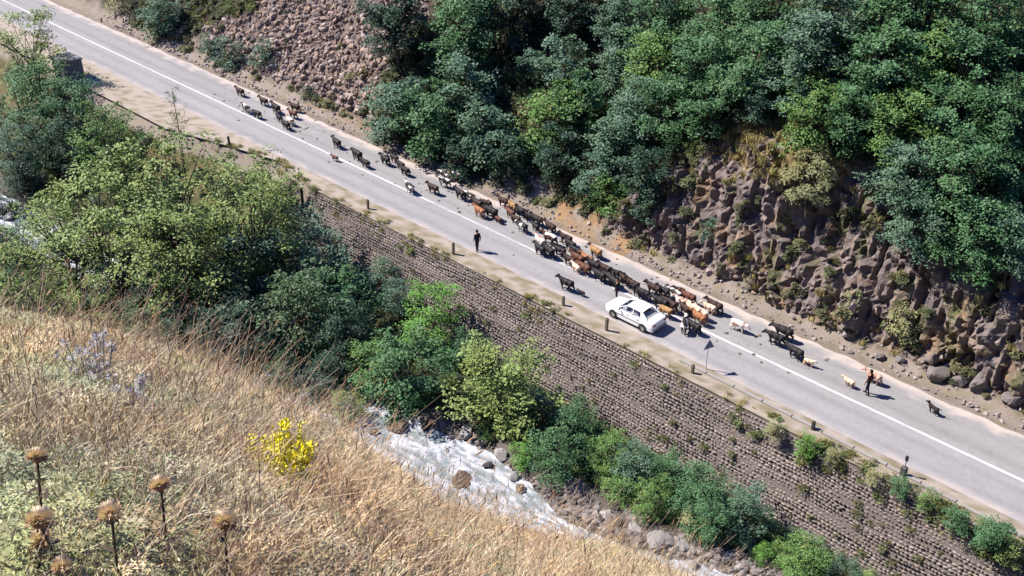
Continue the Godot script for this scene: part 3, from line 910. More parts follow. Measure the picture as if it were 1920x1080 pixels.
func merge(into: Array, part: Array, t: Transform3D, colours: PackedColorArray, col: Color, mirror := false) -> void:
	var k: int = into[0].size()
	for q in part[0].size():
		var p: Vector3 = part[0][q]
		var n: Vector3 = part[1][q]
		if mirror:
			p.z = -p.z
			n.z = -n.z
		into[0].append(t * p)
		into[1].append(t.basis * n)
		colours.append(col)
	for q in range(0, part[2].size(), 3):
		into[2].append(k + part[2][q])
		into[2].append(k + part[2][q + (2 if mirror else 1)])
		into[2].append(k + part[2][q + (1 if mirror else 2)])

func hand() -> Array:   # hanging from the wrist at the origin, fingers down and slightly curled, thumb forward (+x)
	var b := [[Vector3(0, 0, 0), Vector3(0.0, -0.045, 0), 0.026, 0.027], [Vector3(0.016, -0.06, 0), Vector3(-0.016, -0.085, 0), 0.02, 0.02], [Vector3(-0.018, -0.05, 0), Vector3(-0.024, -0.08, 0), 0.016, 0.014]]
	var lens := [0.072, 0.082, 0.076, 0.06]
	for k in 4:
		var x := 0.026 - k * 0.018
		var root := Vector3(x, -0.085, 0)
		var l: float = lens[k]
		var m := root + Vector3(x * 0.15, -l * 0.5, -0.004)
		b.append([root, m, 0.0095, 0.009])
		b.append([m, m + Vector3(x * 0.05, -l * 0.42, -0.02), 0.009, 0.0078])
	b.append([Vector3(0.018, -0.03, -0.004), Vector3(0.042, -0.062, -0.012), 0.013, 0.011])
	b.append([Vector3(0.042, -0.062, -0.012), Vector3(0.048, -0.092, -0.018), 0.0105, 0.009])
	return grow(b, 0.0045, 0.006)

func person(label: String, at: Vector3, turn: float, shirt: Color, trousers: Color, hair: Color, stride: float, tall: float) -> void:
	var o := thing("person", label, "person", at, turn)
	o.scale = Vector3.ONE * tall / 1.75
	var b := []
	for s in [-1.0, 1.0]:
		var st: float = stride * s
		b.append([Vector3(0, 0.93, 0.085 * s), Vector3(st * 0.5 + 0.03, 0.5, 0.09 * s), 0.095, 0.062])
		b.append([Vector3(st * 0.5 + 0.03, 0.5, 0.09 * s), Vector3(st, 0.1, 0.09 * s), 0.062, 0.045])
		b.append([Vector3(st - 0.05, 0.045, 0.09 * s), Vector3(st + 0.15, 0.035, 0.1 * s), 0.045, 0.036])
		b.append([Vector3(0, 0.98, 0.07 * s), Vector3(0.0, 1.18, 0.07 * s), 0.105, 0.095])
		b.append([Vector3(0, 1.18, 0.07 * s), Vector3(0.0, 1.36, 0.09 * s), 0.1, 0.1])
		b.append([Vector3(0, 1.4, 0.1 * s), Vector3(-0.005, 1.405, 0.17 * s), 0.075, 0.065])
		b.append([Vector3(-0.005, 1.4, 0.18 * s), Vector3(-0.04 - st * 0.3, 1.12, 0.235 * s), 0.06, 0.045])
		b.append([Vector3(-0.04 - st * 0.3, 1.12, 0.235 * s), Vector3(0.05 - st * 0.6, 0.88, 0.245 * s), 0.044, 0.032])
	b.append([Vector3(0, 1.42, 0), Vector3(0.02, 1.54, 0), 0.06, 0.052])
	var body := grow(b, 0.022, 0.035)
	var skin := Color(0.36, 0.2, 0.13)
	var cs := PackedColorArray()
	for p: Vector3 in body[0]:
		var c := shirt
		if p.y > 1.46: c = skin
		elif p.y < 0.085: c = Color(0.03, 0.025, 0.022)
		elif p.y < 0.98 and absf(p.z) < 0.2: c = trousers
		elif p.y < 0.9: c = skin
		cs.append(c)
	var hd := [[Vector3(0, 0.02, 0), Vector3(-0.015, 0.05, 0), 0.088, 0.092], [Vector3(0.03, -0.05, 0), Vector3(0.045, -0.085, 0), 0.06, 0.045], [Vector3(0.085, 0.0, 0), Vector3(0.106, -0.03, 0), 0.011, 0.016], [Vector3(0.082, -0.068, -0.018), Vector3(0.082, -0.068, 0.018), 0.009, 0.009], [Vector3(0, -0.05, 0), Vector3(-0.01, -0.13, 0), 0.05, 0.052]]
	for s in [-1.0, 1.0]:
		hd.append([Vector3(-0.005, 0.015, 0.09 * s), Vector3(-0.01, -0.025, 0.088 * s), 0.016, 0.011])
		hd.append([Vector3(0.083, 0.022, 0.012 * s), Vector3(0.072, 0.024, 0.05 * s), 0.01, 0.009])
	var head := grow(hd, 0.0075, 0.014)
	merge(body, head, Transform3D(Basis(), Vector3(0.025, 1.635, 0)), cs, skin)
	var eyes := Shape.new()
	for s in [-1.0, 1.0]: eyes.lathe([Vector2(0.0, -0.006), Vector2(0.007, 0.0), Vector2(0.0, 0.006)], Vector3(0.025 + 0.081, 1.635 + 0.005, 0.032 * s), Basis(), 8, Color(0.02, 0.015, 0.012))
	var h := hand()
	for s in [-1.0, 1.0]:
		merge(body, h, Transform3D(Basis(Vector3(0, 0, 1), 0.25), Vector3(0.055 - stride * s * 0.6, 0.875, 0.246 * s)), cs, skin, s < 0)
	put("body", painted(body, cs), cloth, o)
	put("eyes", eyes.mesh(), cloth, o)
	var hs := grow([[Vector3(-0.02, 0.055, 0), Vector3(-0.035, 0.03, 0), 0.095, 0.09], [Vector3(-0.05, -0.02, 0), Vector3(-0.05, -0.05, 0), 0.068, 0.055], [Vector3(0.035, 0.095, -0.03), Vector3(0.035, 0.095, 0.03), 0.035, 0.035]], 0.0075, 0.02)
	var hc := PackedColorArray()
	hc.resize(hs[0].size())
	hc.fill(hair)
	put("hair", painted(hs, hc), cloth, o).position = Vector3(0.02, 1.64, 0)

var cloth: StandardMaterial3D

# ---------------------------------------------------------------- vehicle
func car(label: String, at: Vector3, turn: float) -> void:
	var o := thing("sedan_car", label, "car", at, turn)
	o.scale = Vector3.ONE * 0.95
	var white := flat(Color(0.78, 0.78, 0.8), 0.3)
	white.clearcoat_enabled = true
	white.clearcoat = 0.6
	white.clearcoat_roughness = 0.08
	var rubber := flat(Color(0.02, 0.02, 0.02), 0.85)
	var metal := flat(Color(0.45, 0.45, 0.47), 0.35, false, 0.9)
	var black := flat(Color(0.025, 0.025, 0.028), 0.6)
	var glass := StandardMaterial3D.new()
	glass.transparency = BaseMaterial3D.TRANSPARENCY_ALPHA
	glass.albedo_color = Color(0.12, 0.16, 0.26, 0.42)
	glass.roughness = 0.05
	# body shell: cross sections from tail to nose: x, half width, top, bottom
	var st := [[-2.14, 0.66, 0.62, 0.36], [-2.1, 0.76, 0.9, 0.27], [-2.02, 0.8, 0.955, 0.22], [-1.85, 0.82, 0.975, 0.2], [-1.3, 0.83, 0.98, 0.18], [-0.4, 0.84, 0.95, 0.17], [0.5, 0.84, 0.94, 0.17], [0.95, 0.83, 0.93, 0.18], [1.5, 0.82, 0.875, 0.19], [1.9, 0.79, 0.80, 0.21], [2.06, 0.74, 0.72, 0.25], [2.13, 0.62, 0.58, 0.34]]
	var s := Shape.new()
	var rings := []
	for q in st:
		var w: float = q[1]
		var t: float = q[2]
		var lo: float = q[3]
		var ring := []
		for half in [1.0, -1.0]:
			var pts := [Vector3(q[0], lo, (w - 0.1) * half), Vector3(q[0], lo + 0.08, (w - 0.02) * half), Vector3(q[0], lerpf(lo, t, 0.5), w * half), Vector3(q[0], t - 0.09, (w - 0.03) * half), Vector3(q[0], t - 0.03, (w - 0.09) * half), Vector3(q[0], t + 0.012, w * 0.45 * half)]
			if half < 0: pts.reverse()
			ring.append_array(pts)
		rings.append(ring)
	for k in rings.size() - 1:
		for j in 12:
			var a: Vector3 = rings[k][j]
			var b: Vector3 = rings[k][(j + 1) % 12]
			var c: Vector3 = rings[k + 1][(j + 1) % 12]
			var d: Vector3 = rings[k + 1][j]
			s.quad(a, d, c, b)
	for e in [0, rings.size() - 1]:
		var mid := Vector3.ZERO
		for p: Vector3 in rings[e]: mid += p / 12.0
		for j in 12:
			if e == 0: s.tri(mid, rings[e][j], rings[e][(j + 1) % 12])
			else: s.tri(mid, rings[e][(j + 1) % 12], rings[e][j])
	put("body_shell", s.mesh(), white, o)
	# roof and pillars
	var r := Shape.new()
	var rows := [[-1.0, 1.34, 0.55], [-0.85, 1.385, 0.575], [-0.4, 1.415, 0.585], [0.05, 1.40, 0.58], [0.3, 1.35, 0.56]]
	for k in 4:
		for half in [-1.0, 1.0]:
			var A: Array = rows[k]
			var B: Array = rows[k + 1]
			var a := Vector3(A[0], A[1] + 0.02, 0)
			var b := Vector3(B[0], B[1] + 0.02, 0)
			var c := Vector3(B[0], B[1] - 0.02, B[2] * half)
			var d := Vector3(A[0], A[1] - 0.02, A[2] * half)
			if half > 0: r.quad(a, b, c, d)
			else: r.quad(a, d, c, b)
			var c2 := c + Vector3(0, -0.05, 0.02 * half)
			var d2 := d + Vector3(0, -0.05, 0.02 * half)
			if half > 0: r.quad(d, c, c2, d2)
			else: r.quad(d, d2, c2, c)
	put("roof", r.mesh(), white, o)
	var p := Shape.new()
	for z in [-1.0, 1.0]:
		p.tube([Vector3(1.0, 0.93, 0.73 * z), Vector3(0.28, 1.345, 0.56 * z)], [0.035, 0.032], 6)
		p.tube([Vector3(-0.3, 0.94, 0.765 * z), Vector3(-0.33, 1.37, 0.585 * z)], [0.045, 0.04], 6)
		p.tube([Vector3(-1.55, 0.975, 0.71 * z), Vector3(-0.98, 1.34, 0.55 * z)], [0.06, 0.045], 6)
		var q0 := [Vector3(-1.5, 0.97, 0.735 * z), Vector3(-0.97, 1.33, 0.56 * z), Vector3(-0.85, 1.33, 0.57 * z), Vector3(-1.02, 0.97, 0.757 * z)]
		if z > 0: p.quad(q0[0], q0[1], q0[2], q0[3])
		else: p.quad(q0[3], q0[2], q0[1], q0[0])
	put("pillars", p.mesh(), white, o)
	var panes := {"windscreen": [[Vector3(0.97, 0.94, -0.7), Vector3(0.28, 1.335, -0.54), Vector3(0.28, 1.335, 0.54), Vector3(0.97, 0.94, 0.7)]], "rear_window": [[Vector3(-1.53, 0.985, 0.67), Vector3(-0.99, 1.33, 0.52), Vector3(-0.99, 1.33, -0.52), Vector3(-1.53, 0.985, -0.67)]], "side_window": []}
	for z in [-1.0, 1.0]:
		for w in [[0.9, 0.24, -0.3, -0.3], [-0.36, -0.38, -0.84, -1.0]]:
			panes["side_window"].append([Vector3(w[0], 0.95, 0.755 * z), Vector3(w[1], 1.335, 0.575 * z), Vector3(w[2], 1.335, 0.58 * z), Vector3(w[3], 0.955, 0.765 * z)])
	for nm: String in panes:
		for q in panes[nm]:
			var g := Shape.new()
			g.quad(q[0], q[1], q[2], q[3])
			put(nm, g.mesh(), glass, o)
	var seats := Shape.new()
	for x in [0.25, -0.75]:
		for z in [-0.36, 0.36]: seats.box(Vector3(x, 0.92, z), Vector3(0.18, 0.62, 0.5), 0.05, Basis(Vector3(0, 0, 1), 0.15))
	seats.box(Vector3(0.85, 0.9, 0), Vector3(0.3, 0.16, 1.3), 0.04)
	put("seats", seats.mesh(), black, o)
	for x in [1.3, -1.28]:
		for z in [-1.0, 1.0]:
			var ty := Shape.new()
			ty.lathe([Vector2(0.17, -0.09), Vector2(0.27, -0.09), Vector2(0.295, -0.06), Vector2(0.295, 0.06), Vector2(0.27, 0.09), Vector2(0.17, 0.09)], Vector3.ZERO, Basis(Vector3(1, 0, 0), PI / 2 * z), 20)
			var wheel := put("wheel", ty.mesh(), rubber, o)
			wheel.position = Vector3(x, 0.295, 0.76 * z)
			var rim := Shape.new()
			rim.lathe([Vector2(0.0, 0.07), Vector2(0.06, 0.075), Vector2(0.13, 0.055), Vector2(0.175, 0.085), Vector2(0.18, 0.05)], Vector3.ZERO, Basis(Vector3(1, 0, 0), PI / 2 * z), 20)
			put("rim", rim.mesh(), metal, wheel)
			var arch := Shape.new()
			arch.lathe([Vector2(0.345, -0.02), Vector2(0.345, 0.012), Vector2(0.3, 0.014)], Vector3.ZERO, Basis(Vector3(1, 0, 0), PI / 2 * z), 20)
			put("wheel_arch", arch.mesh(), black, o).position = Vector3(x, 0.3, 0.832 * z)
	for x in [-1.0, 1.0]:
		var bm := Shape.new()
		bm.box(Vector3(2.12 * x, 0.42, 0), Vector3(0.12, 0.14, 1.5), 0.03)
		put("bumper", bm.mesh(), flat(Color(0.3, 0.3, 0.32), 0.5), o)
		var pl := Shape.new()
		pl.box(Vector3(2.165 * x if x > 0 else -2.155, 0.57 if x < 0 else 0.42, 0), Vector3(0.03, 0.11, 0.5), 0.004)
		put("number_plate", pl.mesh(), flat(Color(0.7, 0.7, 0.68), 0.4), o)
		for z in [-1.0, 1.0]:
			var l := Shape.new()
			if x > 0: l.box(Vector3(2.07, 0.62, 0.52 * z), Vector3(0.1, 0.14, 0.3), 0.02)
			else: l.box(Vector3(-2.115, 0.76, 0.6 * z), Vector3(0.06, 0.15, 0.24), 0.015)
			put("headlight" if x > 0 else "tail_light", l.mesh(), flat(Color(0.6, 0.62, 0.65), 0.15) if x > 0 else flat(Color(0.3, 0.03, 0.03), 0.3), o)
	for z in [-1.0, 1.0]:
		var mr := Shape.new()
		mr.box(Vector3(0.72, 0.99, 0.9 * z), Vector3(0.1, 0.11, 0.17), 0.025)
		put("wing_mirror", mr.mesh(), black, o)
		for x in [0.05, -0.85]:
			var hn := Shape.new()
			hn.box(Vector3(x, 0.8, 0.842 * z), Vector3(0.16, 0.03, 0.025), 0.006)
			put("door_handle", hn.mesh(), black, o)
		var tr := Shape.new()
		tr.box(Vector3(0, 0.56, 0.838 * z), Vector3(2.2, 0.05, 0.02), 0.005)
		put("side_trim", tr.mesh(), black, o)
		var sill := Shape.new()
		sill.box(Vector3(0, 0.2, 0.78 * z), Vector3(2.0, 0.1, 0.06), 0.01)
		put("sill", sill.mesh(), black, o)

# ---------------------------------------------------------------- land
func grid(us: PackedFloat32Array, vs: PackedFloat32Array, pts: PackedVector3Array, cols: PackedColorArray, facets: bool) -> ArrayMesh:   # pts row by row of u
	var nv := vs.size()
	if facets:
		var s := Shape.new()
		for a in us.size() - 1:
			for b in nv - 1:
				var k := a * nv + b
				var c := cols[k]
				if (a + b) % 2:
					s.tri(pts[k], pts[k + 1], pts[k + nv + 1], c)
					s.tri(pts[k], pts[k + nv + 1], pts[k + nv], cols[k + nv])
				else:
					s.tri(pts[k], pts[k + 1], pts[k + nv], c)
					s.tri(pts[k + nv], pts[k + 1], pts[k + nv + 1], cols[k + nv])
		return s.mesh()
	var n := PackedVector3Array()
	n.resize(pts.size())
	var ix := PackedInt32Array()
	for a in us.size() - 1:
		for b in nv - 1:
			var k := a * nv + b
			for t in [[k, k + 1, k + nv + 1], [k, k + nv + 1, k + nv]]:
				var m: Vector3 = (pts[t[2]] - pts[t[0]]).cross(pts[t[1]] - pts[t[0]])
				for q in t:
					n[q] += m
					ix.append(q)
	for k in n.size(): n[k] = n[k].normalized()
	return painted([pts, n, ix], cols)

func span(a: float, b: float, step: float) -> PackedFloat32Array:
	var r := PackedFloat32Array()
	var k := int(ceil((b - a) / step))
	for i in k + 1: r.append(lerpf(a, b, float(i) / k))
	return r

func mixed(a: Color, b: Color, t: float) -> Color: return a.lerp(b, clampf(t, 0.0, 1.0))

func _ready() -> void:
	# ---- camera, sky, sun, exposure
	var cam := Camera3D.new()
	cam.name = "camera"
	cam.position = Vector3(0, EYE, 0)
	cam.rotation_degrees = Vector3(-32.0, 0, 0)
	cam.fov = 2.0 * rad_to_deg(atan(540.0 / 2040.0))
	cam.near = 0.1
	cam.far = 900.0
	add_child(cam)
	cam.current = true
	var env := Environment.new()
	env.background_mode = Environment.BG_SKY
	var sky := ProceduralSkyMaterial.new()
	sky.sky_top_color = Color(0.22, 0.36, 0.66)
	sky.sky_horizon_color = Color(0.60, 0.70, 0.84)
	sky.sky_curve = 0.12
	sky.ground_bottom_color = Color(0.25, 0.24, 0.22)
	sky.ground_horizon_color = Color(0.5, 0.52, 0.52)
	env.sky = Sky.new()
	env.sky.sky_material = sky
	env.background_energy_multiplier = 0.65
	env.tonemap_mode = Environment.TONE_MAPPER_LINEAR
	env.tonemap_exposure = 2.25
	env.sdfgi_enabled = true
	env.ssao_enabled = true
	env.ssil_enabled = true
	var we := WorldEnvironment.new()
	we.name = "world_environment"
	we.environment = env
	add_child(we)
	var sun := DirectionalLight3D.new()
	sun.name = "sun"
	sun.light_energy = 1.5
	sun.light_color = Color(1.0, 0.965, 0.93)
	sun.light_angular_distance = 0.5
	sun.shadow_enabled = true
	add_child(sun)
	sun.look_at_from_position(Vector3(0, 60, 0), Vector3(0.63, 60 - 0.76, 0.2), Vector3.UP)

	rng.seed = 20
	rough.noise_type = FastNoiseLite.TYPE_SIMPLEX_SMOOTH
	rough.frequency = 0.05
	rough.fractal_octaves = 3
	rough.seed = 4
	fine.noise_type = FastNoiseLite.TYPE_SIMPLEX_SMOOTH
	fine.frequency = 0.15
	fine.fractal_octaves = 3
	fine.seed = 9
	crack.noise_type = FastNoiseLite.TYPE_CELLULAR
	crack.cellular_return_type = FastNoiseLite.RETURN_CELL_VALUE
	crack.frequency = 1.0
	crack.fractal_type = FastNoiseLite.FRACTAL_NONE
	crack.seed = 3
	cloth = flat(Color.WHITE, 0.85, true)

	var grain := noise_texture(0.03, 5, 0.6, 1.0, 1)
	var speck := noise_texture(0.12, 3, 0.45, 1.0, 2)
	var mottled := noise_texture(0.02, 5, 0.94, 1.0, 5)
	valley(grain, speck)
	hillside(grain, speck)
	near_slope(speck)
	road(mottled, speck)
	water()
	retaining_wall(speck)
	roadside(speck)
	boulders(speck)
	greenery()
	herd()
	people_and_car()
	meadow()

# ---------------------------------------------------------------- setting
func valley(grain: Texture2D, speck: Texture2D) -> void:
	var us := span(-125, 62, 0.8)
	var vs := span(-66, -3.2, 0.55)
	var pts := PackedVector3Array()
	var cols := PackedColorArray()
	for u in us:
		for v in vs:
			var y := T(u, v)
			var c := stream(u)
			var wild := smoothstep(verge(u) - 0.3, verge(u) - 3.0, v) * 0.0 + (1.0 if v < verge(u) - 2.6 else 0.0)
			y += wild * (rough.get_noise_2d(u * 5.0, v * 5.0) * 0.28 + fine.get_noise_2d(u * 6.0, v * 6.0) * 0.12)
			if v > verge(u) + 0.3: y = -0.03
			elif v > verge(u) - 2.6 and u > -24: y -= 0.25   # lies behind the stones of the wall
			pts.append(W(u, v, y))
			var n := fine.get_noise_2d(u * 4.0, v * 4.0)
			var col := mixed(Color(0.13, 0.115, 0.06), Color(0.09, 0.12, 0.045), n * 1.3 + 0.5)
			if absf(v - c) < stream_half(u) + 1.7 or (u > 6.0 and v > c and v < c + 4.0): col = mixed(Color(0.26, 0.23, 0.2), Color(0.16, 0.14, 0.12), n + 0.5)
			if v > verge(u) - 1.0: col = Color(0.42, 0.36, 0.3)
			elif u < -23 and v > verge(u) - 5.5: col = mixed(Color(0.27, 0.22, 0.11), Color(0.12, 0.12, 0.05), n * 1.6 + 0.45)
			elif v < c - 4.5 and u < -38: col = Color(0.06, 0.05, 0.04)
			cols.append(col)
	var o := put("valley_ground", grid(us, vs, pts, cols, false), grained(Color.WHITE, speck, 2.2, 5.0, 0.95, true))
	tag(o, "", "", "", "structure")

func rockiness(u: float, v: float) -> float:   # 1 on bare rock
	var hc := piece(u, CLIFF)
	if u > -2.5:
		var top := 5.7 + hc / 2.6 + 0.25
		return smoothstep(5.2, 6.0, v) * (1.0 - smoothstep(top - 0.3, top + 1.2, v)) * smoothstep(-2.5, 1.0, u)
	return 0.0

func scree(u: float, v: float) -> float:   # 1 on the slope of loose stone
	var right := -29.0 - (v - 6.0) * 0.25 + rough.get_noise_2d(v * 6.0, 3.0) * 2.5
	var left := -57.0 + (v - 6.0) * 0.9 + rough.get_noise_2d(v * 5.0, 90.0) * 3.0
	return smoothstep(left - 1.5, left + 1.5, u) * (1.0 - smoothstep(right - 1.0, right + 1.0, u)) * smoothstep(5.6, 6.8, v)

func hill_point(u: float, v: float) -> Vector3:
	var y := T(u, v)
	var p := W(u, v, y)
	var rk := rockiness(u, v)
	var wild := smoothstep(4.4, 6.5, v)
	p.y += wild * (rough.get_noise_2d(u * 4.0, v * 4.0) * 0.5 + fine.get_noise_2d(u * 5.0, v * 5.0) * 0.16)
	if rk > 0.0:
		var q := Vector3(u, y * 0.8, v * 0.6)
		var warp := Vector3(fine.get_noise_3dv(q * 4.0), fine.get_noise_3dv(q * 4.0 + Vector3(40, 0, 0)), 0) * 0.5
		var lump := crack.get_noise_3dv(q * Vector3(0.42, 0.2, 0.3) + warp * 0.4) * 0.55 + crack.get_noise_3dv(q * Vector3(1.25, 0.45, 0.9) + warp * 0.7 + Vector3(9, 2, 0)) * 0.1 + crack.get_noise_3dv(q * Vector3(4.2, 1.5, 2.6) + warp) * 0.08
		lump += rough.get_noise_3dv(q * Vector3(4.0, 2.5, 3.0)) * 0.8
		lump += 0.75 * (0.3 - absf(rough.get_noise_3dv(q * Vector3(9.0, 3.0, 5.0) + Vector3(q.y * 2.0, 0, 51)))) + 0.42 * (0.3 - absf(fine.get_noise_3dv(q * Vector3(7.0, 2.6, 5.0) + Vector3(q.y * 2.0, 11, 8))))
		var bed := (y * 0.75 + u * 0.5 + 1.2 * rough.get_noise_2d(u * 4.0, y * 4.0)) / 1.25
		lump += 0.42 * (bed - floorf(bed)) - 0.2
		bed = (y * 0.9 - u * 0.22 + 0.8 * fine.get_noise_2d(u * 3.0, y * 3.0)) / 0.55
		lump += 0.1 * (bed - floorf(bed))
		lump -= 0.3 * smoothstep(0.05, 0.0, absf(fine.get_noise_3dv(q * Vector3(3.2, 1.3, 2.0) + Vector3(70, 3, 7))))
		lump -= 0.5 * smoothstep(0.16, 0.0, absf(rough.get_noise_3dv(q * Vector3(7.0, 2.4, 4.0) + Vector3(0, 33, 7))))
		p += (Vector3(-ACROSS.x, 0.25, -ACROSS.y) * lump) * rk
	return p

func hillside(grain: Texture2D, speck: Texture2D) -> void:
	var us := span(-125, -6, 1.0)
	us.append_array(span(-5.7, 44, 0.22))
	us.append_array(span(45, 64, 1.5))
	var vs := span(3.3, 5.0, 0.3)
	vs.append_array(span(5.1, 9.9, 0.085))
	vs.append_array(span(10.4, 30, 0.7))
	vs.append_array(span(32, 95, 4.0))
	var pts := PackedVector3Array()
	var cols := PackedColorArray()
	for u in us:
		for v in vs:
			var p := hill_point(u, v)
			if v < 3.6: p.y = -0.05
			pts.append(p)
			var n := fine.get_noise_2d(u * 4.0, v * 4.0)
			var n2 := rough.get_noise_3d(u * 7.0, p.y * 7.0, v * 7.0)
			var soil := mixed(Color(0.49, 0.41, 0.36), Color(0.42, 0.36, 0.26), n * 1.5 + 0.4)
			if v < 7.0 and u > -6.0 and u < 2.5: soil = mixed(soil, Color(0.58, 0.37, 0.2), n2 * 2.0 + 0.4)
			if v > 5.0 and u < -27 and u > -38 and v < 7.0: soil = mixed(soil, Color(0.42, 0.26, 0.14), n2 + 0.4)
			var wood := mixed(Color(0.06, 0.05, 0.035), Color(0.05, 0.055, 0.03), n + 0.5)
			var c := mixed(soil, wood, smoothstep(5.4, 7.4, v + n))
			c = mixed(c, mixed(Color(0.38, 0.28, 0.23), Color(0.26, 0.195, 0.18), n + 0.5), scree(u, v))
			var rock := mixed(Color(0.31, 0.255, 0.25), Color(0.46, 0.37, 0.325), n2 * 1.8 + 0.45)
			rock = mixed(rock, Color(0.42, 0.29, 0.19), (n + n2) * 1.8 - 0.3)
			rock = mixed(rock, Color(0.2, 0.2, 0.1), (n2 - n) * 1.8 - 0.35)
			c = mixed(c, rock, rockiness(u, v) * 1.4)
			if u > 6.0 and u < 13.5 and v > 8.4 and v < 11.5: c = mixed(c, Color(0.36, 0.27, 0.12), n2 * 1.5 + 0.7)
			cols.append(c)
	var o := put("hill", grid(us, vs, pts, cols, true), grained(Color.WHITE, speck, 1.6, 6.0, 0.95, true))
	tag(o, "", "", "", "structure")

	# loose stone on the slope
	var shapes := []
	for k in 4: shapes.append(rock_mesh(60 + k, 2, 8, Vector3(1.0, 0.75, 0.85), 0.1, 0.32, 0.75))
	var places := [[], [], [], []]
	var tints := [[], [], [], []]
	for k in 15000:
		var u := rng.randf_range(-66, -26)
		var v := rng.randf_range(5.6, 21)
		if scree(u, v) < rng.randf() : continue
		var p := hill_point(u, v)
		var size := 0.1 + 0.42 * pow(rng.randf(), 3.0)
		var b := Basis.from_euler(Vector3(rng.randf() * TAU, rng.randf() * TAU, rng.randf() * TAU)).scaled(Vector3.ONE * size)
		var t := rng.randf_range(0.4, 1.5)
		var pick := rng.randi() % 4
		places[pick].append(Transform3D(b, p + Vector3(0, size * 0.2, 0)))
		tints[pick].append(Color(0.50 * t, 0.365 * t, 0.28 * t).lerp(Color(0.54, 0.45, 0.42) * t, rng.randf()))
	var scree_mat := grained(Color.WHITE, speck, 0.7, 0.0, 0.95, true)
	for k in 4: tag(scatter("scree", shapes[k], scree_mat, places[k], tints[k]), "loose brown and grey stones covering the scree slope above the road", "scree")

	# broken blocks bedded in the cliff and the rubble at its foot
	places = [[], [], [], []]
	tints = [[], [], [], []]
	for k in 2600:
		var u := rng.randf_range(-2.0, 42)
		var v := rng.randf_range(5.2, 11.0)
		if rockiness(u, v) < 0.4 + rng.randf() * 0.3 or v > 6.0 + 0.5 * absf(rng.randfn()): continue
		var p := hill_point(u, v)
		var size := 0.07 + 0.42 * pow(rng.randf(), 4.0)
		var b := Basis.from_euler(Vector3(rng.randf_range(-0.5, 0.5), rng.randf() * TAU, rng.randf_range(-0.5, 0.5))).scaled(Vector3(0.9, rng.randf_range(0.5, 2.2), 0.7) * size)
		var t := rng.randf_range(0.5, 1.5)
		var pick := rng.randi() % 4
		places[pick].append(Transform3D(b, p))
		tints[pick].append(Color(0.43 * t, 0.36 * t, 0.36 * t).lerp(Color(0.48, 0.36, 0.28) * t, pow(rng.randf(), 2.0)))
	for k in 4: tag(scatter("cliff_rubble", shapes[k], scree_mat, places[k], tints[k]), "broken purple-grey blocks of the rock face above the road", "rock")
	places = [[], [], [], []]
	tints = [[], [], [], []]
	for k in 2600:
		var u := rng.randf_range(-75, 42)
		var v := 4.0 + absf(rng.randfn()) * 0.95
		if v > 6.8: continue
		var p := hill_point(u, v)
		var size := 0.035 + 0.2 * pow(rng.randf(), 4.0)
		var t := rng.randf_range(0.6, 1.3)
		var pick := rng.randi() % 4
		places[pick].append(Transform3D(Basis.from_euler(Vector3(rng.randf() * TAU, rng.randf() * TAU, 0)).scaled(Vector3.ONE * size), p + Vector3(0, size * 0.25, 0)))
		tints[pick].append(Color(0.55 * t, 0.48 * t, 0.45 * t))
	for k in 4: tag(scatter("rubble", shapes[k], scree_mat, places[k], tints[k]), "small pale stones strewn along the foot of the hill", "rubble")

	# dry grass and weeds on the ledges and the verge
	var dry := tuft(41, 26, 0.55, 0.05, 0.3, 0.5, Vector3(0.15, 0, 0), [Color(0.42, 0.33, 0.15), Color(0.34, 0.28, 0.12), Color(0.26, 0.26, 0.1)])
	var weed := crown(43, 0.5, 0.7, 7, 4, 16, 0.13, 0.2)[0] as ArrayMesh
	var gp := []
	var gt := []
	var wp := []
	var wt := []
	for k in 9000:
		var u := rng.randf_range(-70, 42)
		var v := rng.randf_range(5.2, 14)
		var n := rough.get_noise_2d(u * 9.0, v * 9.0)
		var spur := u > 5.5 and u < 13.5 and v > 8.2 and v < 11.8
		var rk := rockiness(u, v)
		if scree(u, v) > 0.2 and rng.randf() > 0.04: continue
		if not spur and rk > 0.3 and (n < 0.17 or rng.randf() < 0.12): continue
		if not spur and rk <= 0.3 and n < -0.05: continue
		if v < 5.8 and rng.randf() < 0.75: continue
		var p := hill_point(u, v)
		var t := rng.randf_range(0.6, 1.25)
		if spur or rng.randf() < 0.45:
			gp.append(Transform3D(Basis(Vector3.UP, rng.randf() * TAU).scaled(Vector3.ONE * rng.randf_range(0.6, 1.3)), p))
			gt.append(Color(t, t, t * 0.95))
		else:
			wp.append(Transform3D(Basis(Vector3.UP, rng.randf() * TAU).scaled(Vector3.ONE * rng.randf_range(0.4, 1.1)), p + Vector3(0, 0.15, 0)))
			wt.append(Color(0.075 * t, 0.10 * t, 0.05 * t).lerp(Color(0.16, 0.16, 0.08) * t, rng.randf()))
	tag(scatter("dry_grass", dry, leafy(Color.WHITE), gp, gt), "dry golden grass on the ledges and spurs of the far hill", "grass")
	tag(scatter("weeds", weed, leafy(Color.WHITE), wp, wt), "low green weeds growing between the rocks of the far hill", "weeds")

